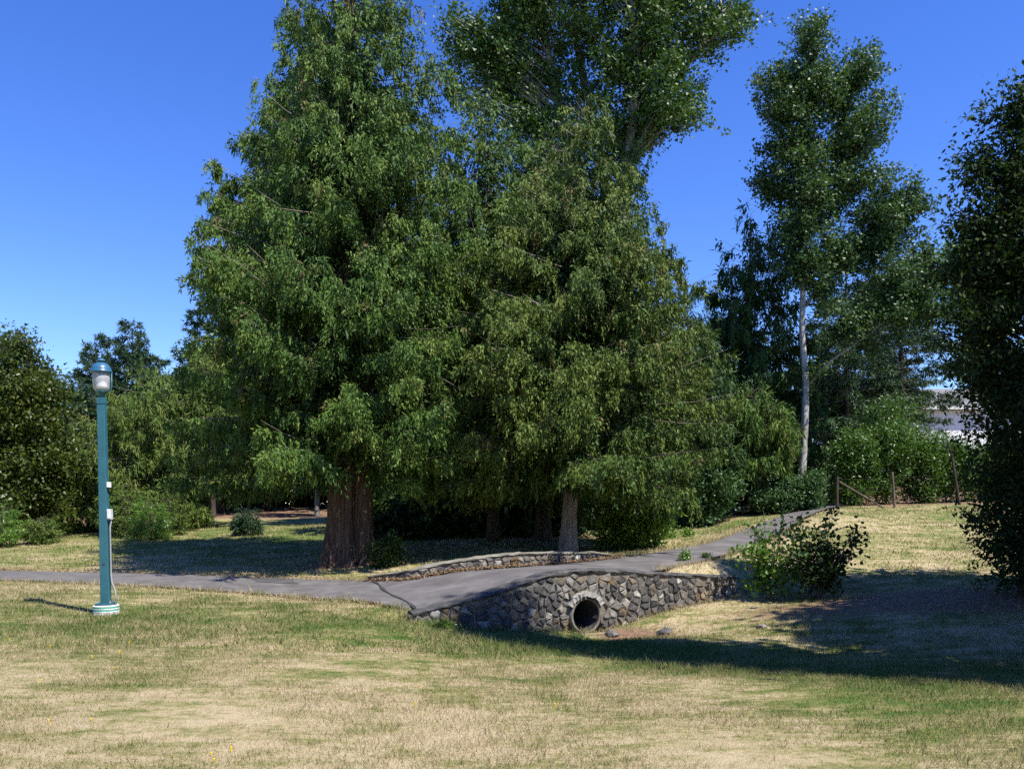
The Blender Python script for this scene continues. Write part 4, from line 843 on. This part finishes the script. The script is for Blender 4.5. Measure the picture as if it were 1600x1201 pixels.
# --- broad shrubs, ivy, laurel hedge
def shrub(name, label, px, d, ells, nlimb, nleaf, leaf, mat, seed, clump=.3, cat='shrub', group=None, aspect=.6, limb=.018, up=.35, stems=None):
    return broadleaf(name, label, cat, on_ground(px, d), stems or [([(0, 0, -.1), (0, 0, max(e[2] for e in ells))], [.03, .01])], ells, nlimb, nleaf, leaf, M[mat], M['bark_dark'], group, seed, clump, aspect, up, limb)
shrub('leafy_bush', 'bright green leafy bush beside the pale cedar trunk', 1000, 22.6, [(-.2, 0, .55, 1.0, .7, .7, 1), (.3, -.2, .9, .75, .6, .65, 1), (-.8, .2, .45, .6, .6, .5, .6), (.0, 0, 1.4, .7, .5, .5, .6)], 90, 15000, (.07, .13), 'bush', 301)
shrub('leafy_bush', 'shadowy bush behind the bright leafy bush', 1085, 30, [(0, 0, .9, 1.4, .9, 1.1, 1), (.8, 0, 1.6, 1.0, .9, 1.0, .7)], 60, 9000, (.09, .16), 'ivy', 302, .4)
shrub('ivy_mound', 'glossy ivy mound at the foot of the white poplar', 1238, 30.9, [(-1.0, 0, .5, .9, .7, .6, 1), (.0, 0, .65, 1.0, .7, .6, 1), (.95, .1, .8, .55, .6, .75, .8)], 90, 16000, (.07, .14), 'ivy', 303, .25, 'ivy')
shrub('round_shrub', 'small dark shrub against the twin trunk base', 603, 19.9, [(0, 0, .38, .42, .35, .38, 1)], 40, 3800, (.045, .085), 'darkleaf', 304, .16)
for j, (px, d, h) in enumerate([(1330, 32.4, 2.8), (1385, 32.7, 3.3), (1440, 32.9, 2.9), (1495, 33.1, 2.35), (1555, 33.2, 2.3)]):
    shrub('laurel_bush', 'glossy laurel bush in the hedge ' + ['behind the slanting fence brace', 'behind the tallest upright fence post', 'between the upright post and the bent post', 'behind the bent fence post', 'below the white house wall'][j], px, d, [(0, 0, h * .42, 1.0, .8, h * .46, 1), (RNG.uniform(-.3, .3), -.1, h * .72, .95, .8, h * .30, 1)], 75, 15000, (.10, .18), 'laurel', 310 + j, .35, 'hedge', 'laurel hedge bushes', .38)
shrub('laurel_bush', 'taller thin laurel shoots above the middle of the hedge', 1398, 34.5, [(0, 0, 3.6, 1.4, .8, .9, 1), (-1.0, 0, 3.0, 1.0, .8, 1.0, .8)], 60, 8000, (.09, .17), 'laurel', 316, .45, 'hedge', None, .4)
shrub('leafy_bush', 'dark bush filling the gap where the path ends', 1306, 37, [(0, 0, 1.2, 1.3, .8, 1.4, 1)], 50, 8000, (.10, .18), 'ivy', 317, .4)
# poplar saplings by the wall end
def sapling(label, px, d, h, nst, nleaf, mat, seed, spread):
    rg = np.random.default_rng(seed); st, el = [], []
    for k_ in range(nst):
        a = rg.uniform(0, 6.28); hh = h * (1 if k_ == 0 else rg.uniform(.45, .9)); sp = spread * rg.uniform(.25, 1) * (0.5 if k_ == 0 else 1); tx, ty = sp * math.cos(a), sp * math.sin(a) * .7
        st.append(([(rg.normal(0, .04), rg.normal(0, .04), -.05), (tx * .55, ty * .55, hh * .5), (tx, ty, hh)], [.010, .008, .003]))
        for q in (.3, .5, .68, .84, .97): el.append((tx * q, ty * q, hh * q, .15 * (1.25 - q), .15, .06, 1.25 - q))
    return broadleaf('poplar_sapling', label, 'sapling', on_ground(px, d), st, el, nst * 5, nleaf, (.06, .115), M[mat], M['twig'], None, seed, .14, .85, .6, .006, ntwig=4, trunk_n=6)
sapling('sunlit clump of poplar shoots beside the stone wall end', 1205, 16.6, 1.75, 19, 1700, 'bush', 331, .85)
sapling('shaded clump of poplar shoots beside the sunlit clump', 1282, 16.3, 1.70, 22, 2600, 'darkleaf', 332, .95)
for j, (px, d, s_, lab) in enumerate([(1072, 18.3, 1.0, 'small leafy weed between the stone wall and path'), (1104, 18.5, .6, 'tiny weed beside the small leafy weed'), (1046, 25.2, 1.4, 'low weed clump on the slope below the bare soil'), (1075, 25.4, 1.2, 'second low weed clump on the bare slope')]):
    shrub('weed', lab, px, d, [(0, 0, .10 * s_, .16 * s_, .12 * s_, .09 * s_, 1)], 14, 500, (.035 * s_, .07 * s_), 'bush', 340 + j, .07, 'weed', None, .6, .004)
shrub('weed', 'green creeping weeds at the foot of the stone wall end', 690, 13.35, [(-.25, .05, .03, .35, .12, .05, 1), (.15, 0, .03, .3, .12, .05, 1)], 26, 1500, (.02, .045), 'bush', 346, .06, 'weed', None, .7, .003)

# --- dark tree on the right edge and the trees outside the frame that shade the ditch
B = on_ground(1612, 15.2)
broadleaf('shade_tree', 'dense dark leafy tree standing in shade right of the ditch', 'tree', B, [([(0, 0, -.1), (0, 0, 4), (.1, 0, 8.2)], [.16, .11, .02])],
          [(0, 0, 1.2, 1.30, 1.2, 1.2, 1.1), (-.1, -.1, 2.8, 1.35, 1.3, 1.4, 1.3), (0, 0, 4.6, 1.75, 1.5, 1.4, 1.3), (.1, 0, 6.2, 1.5, 1.4, 1.2, 1), (-.8, 0, 6.3, .95, .7, .8, .5), (-.6, 0, 7.3, .75, .6, .8, .4), (.3, 0, 8.1, .9, .7, 1.0, .7), (-1.05, 0, 5.2, .85, .7, .9, .5), (-.75, 0, 8.1, .2, .2, .55, .10), (-1.0, 0, 4.0, .8, .7, .8, .4), (-.2, 0, 8.9, .35, .3, .6, .15), (-1.55, 0, 5.9, .35, .3, .2, .10), (-1.45, -.2, 6.8, .4, .3, .2, .10), (-1.6, .1, 4.9, .35, .3, .2, .08), (-1.1, 0, 7.8, .35, .3, .25, .08), (.9, 0, 3, 1.4, 1.3, 3, 1)], 420, 66000, (.07, .14), M['darkleaf'], M['bark_dark'], None, 401, .52, .45, .3, .03, shell=.35)
B = np.array([9.3, 6.7, gz(9.3, 6.7)])
broadleaf('shade_tree', 'tall tree outside the view casting the long shadow over the ditch', 'tree', B, [([(0, 0, -.1), (0, 0, 8), (0, 0, 18.5)], [.3, .2, .03])],
          [(0, 0, 5, 2.0, 2.0, 2.2, 1), (0, 0, 8, 2.1, 2.1, 2.4, 1), (0, 0, 11, 1.7, 1.7, 2.2, 1), (0, 0, 14, 1.4, 1.4, 2.0, .9), (0, 0, 16.2, 1.0, 1.0, 1.8, .7), (0, 0, 18.2, .6, .6, 1.2, .35)], 200, 30000, (.22, .40), M['darkleaf'], M['bark_dark'], None, 402, .7, .6, shell=.2)
B = np.array([11.2, 9.8, gz(11.2, 9.8)])
broadleaf('shade_tree', 'rounder tree outside the view beside the tall one', 'tree', B, [([(0, 0, -.1), (0, 0, 5), (0, 0, 11)], [.25, .18, .03])],
          [(0, 0, 3.5, 2.3, 2.3, 2.2, 1), (0, 0, 6, 2.6, 2.4, 2.4, 1.2), (0, 0, 9, 2.2, 2.2, 2.2, 1)], 180, 26000, (.24, .42), M['darkleaf'], M['bark_dark'], None, 403, .7, .6, shell=.2)

for j, (x_, y_, h_) in enumerate([(14.5, 9.5, 13), (13.5, 4.6, 13)]):  # two unseen trees added to block sky light from the right
    broadleaf('shade_tree', ['large unseen tree added beyond the round one to block sky light', 'large unseen tree added beside the tallest shade tree to block sky light'][j], 'tree', np.array([x_, y_, gz(x_, y_)]), [([(0, 0, -.1), (0, 0, 6), (0, 0, 12)], [.3, .2, .03])],
              [(0, 0, 3.5, 2.8, 2.8, 2.4, 1), (0, 0, 7, 3.0, 3.0, 2.8, 1.2), (0, 0, 10.5, 2.4, 2.4, 2.2, 1)], 160, 9000, (.4, .65), M['darkleaf'], M['bark_dark'], None, 410 + j, .9, .6, shell=.2)
B = np.array([12.4, 12.9, gz(12.4, 12.9)])
broadleaf('shade_tree', 'broad low tree outside the view behind the dark leafy tree', 'tree', B, [([(0, 0, -.1), (0, 0, 5), (0, 0, 11)], [.25, .18, .03])],
          [(0, 0, 3.0, 2.4, 2.3, 2.2, 1), (0, 0, 5.6, 2.6, 2.4, 2.4, 1.2), (0, 0, 8.6, 2.2, 2.2, 2.2, 1)], 180, 24000, (.24, .42), M['darkleaf'], M['bark_dark'], None, 404, .7, .6, shell=.2)

for j, (x_, y_, h_) in enumerate([(-22, -14, 13), (-14, -24, 14), (-3, -26, 13), (8, -22, 12), (18, -14, 14), (24, -3, 13), (22, 9, 12), (-26, 0, 12), (-27, 13, 12)]):  # ring of unseen trees added to cut the sky fill
    broadleaf('sky_block_tree', 'unseen tree added to block sky light ' + ['far back on the left lawn', 'back left of the open lawn', 'behind the open lawn', 'back right of the open lawn', 'right behind the ditch trees', 'beyond the ditch trees', 'beyond the right bank', 'on the left lawn side', 'left of the lamp lawn'][j], 'tree', np.array([x_, y_, gz(x_, y_)]), [([(0, 0, -.1), (0, 0, h_ * .5), (0, 0, h_ * .9)], [.3, .2, .03])],
              [(0, 0, h_ * .35, 4.5, 4.5, h_ * .25, 1), (0, 0, h_ * .6, 4.8, 4.8, h_ * .25, 1), (0, 0, h_ * .82, 3.2, 3.2, h_ * .2, .7)], 80, 4500, (.5, .9), M['chestnut'], M['bark_dark'], 'unseen trees added around the lawn to block sky light', 420 + j, 1.3, .7, shell=.3, ntwig=4)

# ------------------------------------------------------------------ house, fence, small things
HX, HY = 22.5, 43.5; hz = 2.4; EZ = 1.6 + 165 * 42 / FPX
house = empty('house', (HX, HY, hz), 'white house with grey shingle roof half hidden by the hedge', 'house')
MB().box((0, 3.5, (EZ - hz) / 2), (9.0, 7.0, EZ - hz)).build('wall', M['wall_white'], house)
RW, RD = 9.9, 7.6; y0 = -.28; ym = y0 + RD / 2; rz0 = EZ - hz + .02; rz1 = rz0 + 1.45; th = .12
V = []
for x in (-RW / 2, RW / 2): V += [(x, y0, rz0), (x, ym, rz1), (x, y0 + RD, rz0), (x, y0 + RD, rz0 + th), (x, ym, rz1 + th), (x, y0, rz0 + th)]
MB().add(V, [(0, 1, 7, 6), (1, 2, 8, 7), (2, 3, 9, 8), (3, 4, 10, 9), (4, 5, 11, 10), (5, 0, 6, 11), (0, 5, 4, 1), (1, 4, 3, 2), (6, 7, 10, 11), (7, 8, 9, 10)]).build('roof', M['roof'], house)
for x in (-4.5, 4.5): MB().add([(x, .0, EZ - hz), (x, 7, EZ - hz), (x, ym, rz1 - .05), (x + (.1 if x < 0 else -.1), 0, EZ - hz), (x + (.1 if x < 0 else -.1), 7, EZ - hz), (x + (.1 if x < 0 else -.1), ym, rz1 - .05)], [(0, 1, 2), (3, 5, 4), (0, 2, 5, 3), (1, 4, 5, 2), (0, 3, 4, 1)]).build('gable', M['wall_white'], house)
MB().box((0, y0 - .06, rz0 + .05), (RW, .1, .14)).build('gutter', M['white_paint'], house)
for x, u in ((-1.35, .55), (-1.30, .30)):
    MB().box((x, y0 + RD / 2 * u, rz0 + 1.45 * u + th + .06), (.42, .34, .14)).build('roof_vent', M['vent'], house, bevel=.02)
MB().tube([(-1.0, y0 + 2.9, rz0 + 1.0), (-1.0, y0 + 2.9, rz0 + 1.75)], .05, 8).build('vent_pipe', M['galv'], house)

fence = empty('wire_fence', tuple(on_ground(1395, 30.9)), 'rough wire fence with leaning wooden posts before the laurel hedge', 'fence')
def fp(px, py, d): return tuple(P(px, py, d) - np.array(fence.location))
def fg(px, d): return tuple(on_ground(px, d) - np.array(fence.location) - np.array([0, 0, .1]))
MB().tube([fg(1398, 30.9), fp(1394, 737, 30.9)], .048, 7).build('post', M['wood_grey'], fence)
MB().tube([fg(1308, 30.5), fp(1308, 744, 30.5)], .055, 7).build('post', M['bark_dark'], fence)
MB().tube([fp(1311, 752, 30.5), fg(1388, 30.6)], .034, 7).build('brace', M['wood_grey'], fence)
MB().tube([fg(1500, 30.9), fp(1492, 740, 30.9), fp(1488, 715, 30.9), fp(1480, 690, 30.8)], [.05, .045, .045, .03], 7).build('post', M['bark_dark'], fence)
for q in (.25, .55, .85):
    pts = [np.array(fg(px, 30.7)) + np.array([0, 0, .1 + q * 1.25 - .03 * math.sin((px - 1308) / 30)]) for px in np.linspace(1308, 1498, 9)]
    MB().tube(pts, .003, 4).build('wire', M['bark_dark'], fence)

def rock(px, d, s, lab, seed):
    rg = np.random.default_rng(seed); import bmesh
    bm = bmesh.new(); bmesh.ops.create_icosphere(bm, subdivisions=2, radius=1)
    for v in bm.verts:
        n_ = v.co.normalized(); f_ = 1 + .22 * math.sin(n_.x * 3 + seed) + .18 * math.sin(n_.y * 4 + seed * 2) + rg.normal(0, .06); v.co = Vector((n_.x * f_ * s, n_.y * f_ * s * .8, n_.z * f_ * s * .55))
    me = bpy.data.meshes.new('rock'); bm.to_mesh(me); bm.free(); o = link('rock', me, M['stone'], None, False, label=lab, category='rock'); o.location = Vector(on_ground(px, d)) + Vector((0, 0, s * .12))
rock(1038, 14.6, .17, 'grey rock in the ditch at the shadow edge', 1); rock(1190, 14.2, .10, 'small pale rock in the shaded ditch', 2); rock(958, 14.9, .13, 'stone block lying below the pipe rim', 3)

# ------------------------------------------------------------------ grass
def blades(name, label, n, dr, half, hgt, wid, seed, keep=None, dpow=1.0, over=1.25):
    rg = np.random.default_rng(seed); u = rg.uniform(size=int(n * over))
    d = (dr[0] ** dpow + u * (dr[1] ** dpow - dr[0] ** dpow)) ** (1 / dpow); x = rg.uniform(-1, 1, len(d)) * half * d
    k = ~inside_path(x, d)
    dw = seg_dist(x, d, WT[::4]); k &= dw > .10
    ins = ((x[:, None] - WT[None, ::4, 0]) ** 2 + (d[:, None] - WT[None, ::4, 1]) ** 2).argmin(1) * 4
    off = ((np.c_[x, d] - WT[ins, :2]) * WN[ins]).sum(1); k &= ~((off > -.05) & (off < WTH + .03) & (dw < .6) & (ins > 2) & (ins < len(WT) - 4))
    s = soil_of(x, d); k &= rg.uniform(size=len(d)) > s * 1.1
    if keep is not None: k &= keep(x, d, rg)
    x, d = x[k][:n], d[k][:n]; m_ = len(x); z = ground(x, d) - .004
    root = np.c_[x, d, z]; h = rg.uniform(*hgt, m_) * (1 + .9 * np.maximum(0, np.sin(7 * x + 3 * np.sin(5 * d)) * np.sin(6 * d + 2 * np.sin(4 * x))) ** 2) * (1 + .5 * np.clip(green_of(x, d) - .3, 0, 1)); a = rg.uniform(0, 6.28, m_); w_ = rg.uniform(*wid, m_)
    sd = np.c_[np.cos(a), np.sin(a), 0 * a]; bend = rg.normal(0, .55, (m_, 2)) * h[:, None]
    V = np.empty((m_, 3, 3), np.float32); V[:, 0] = root - sd * w_[:, None] / 2; V[:, 1] = root + sd * w_[:, None] / 2; V[:, 2] = root + np.c_[bend, h]
    tint = np.where(rg.uniform(size=m_) < .35, -.22, .06) + rg.normal(0, .10, m_)
    return link(name, mesh_np(name, V.reshape(-1, 3), np.arange(3 * m_).reshape(m_, 3), {'tint': np.repeat(tint, 3), 'green': np.repeat(green_of(x, d), 3)}), M['blades'], None, kind='stuff', label=label, category='grass')
blades('lawn_grass', 'short dry straw coloured lawn grass in the foreground', 155000, (4.4, 10), .78, (.018, .045), (.003, .007), 501, dpow=1.6)
blades('lawn_grass', 'short lawn grass around the lamp post and ditch', 110000, (10, 18), .74, (.025, .06), (.007, .014), 502, dpow=1.6)
blades('lawn_grass', 'sparse lawn grass on the far side of the path', 60000, (18, 36), .7, (.03, .07), (.016, .032), 503, dpow=1.6)
edge = lambda x, d, rg: (seg_dist(x, d, FR[::5]) < np.abs(rg.normal(0, .16, len(x)))) | (seg_dist(x, d, BK[::5]) < np.abs(rg.normal(0, .12, len(x)))) | (seg_dist(x, d, WT[::5]) < np.abs(rg.normal(0, .22, len(x))))
blades('edge_grass', 'longer untrimmed grass along the path edges', 22000, (13, 26), .66, (.06, .13), (.008, .016), 504, keep=lambda x, d, rg: edge(x, d, rg), over=11, dpow=1.6)
# dandelions
rg = np.random.default_rng(55); n = 16; d = rg.uniform(5.2, 11, n); x = rg.uniform(-.62, .25, n) * d; x[:8] = rg.uniform(-.60, -.42, 8) * d[:8]
mbf = MB()
for a_, b_ in zip(x, d):
    z_ = gz(a_, b_); h = rg.uniform(.02, .04); mbf.lathe([(.003, 0), (.008, h), (.006, h + .004)], 6, (a_, b_, z_))
mbf.build('dandelion_flowers', M['flower'], None, kind='stuff', label='yellow dandelion flowers dotted through the dry lawn', category='flowers')
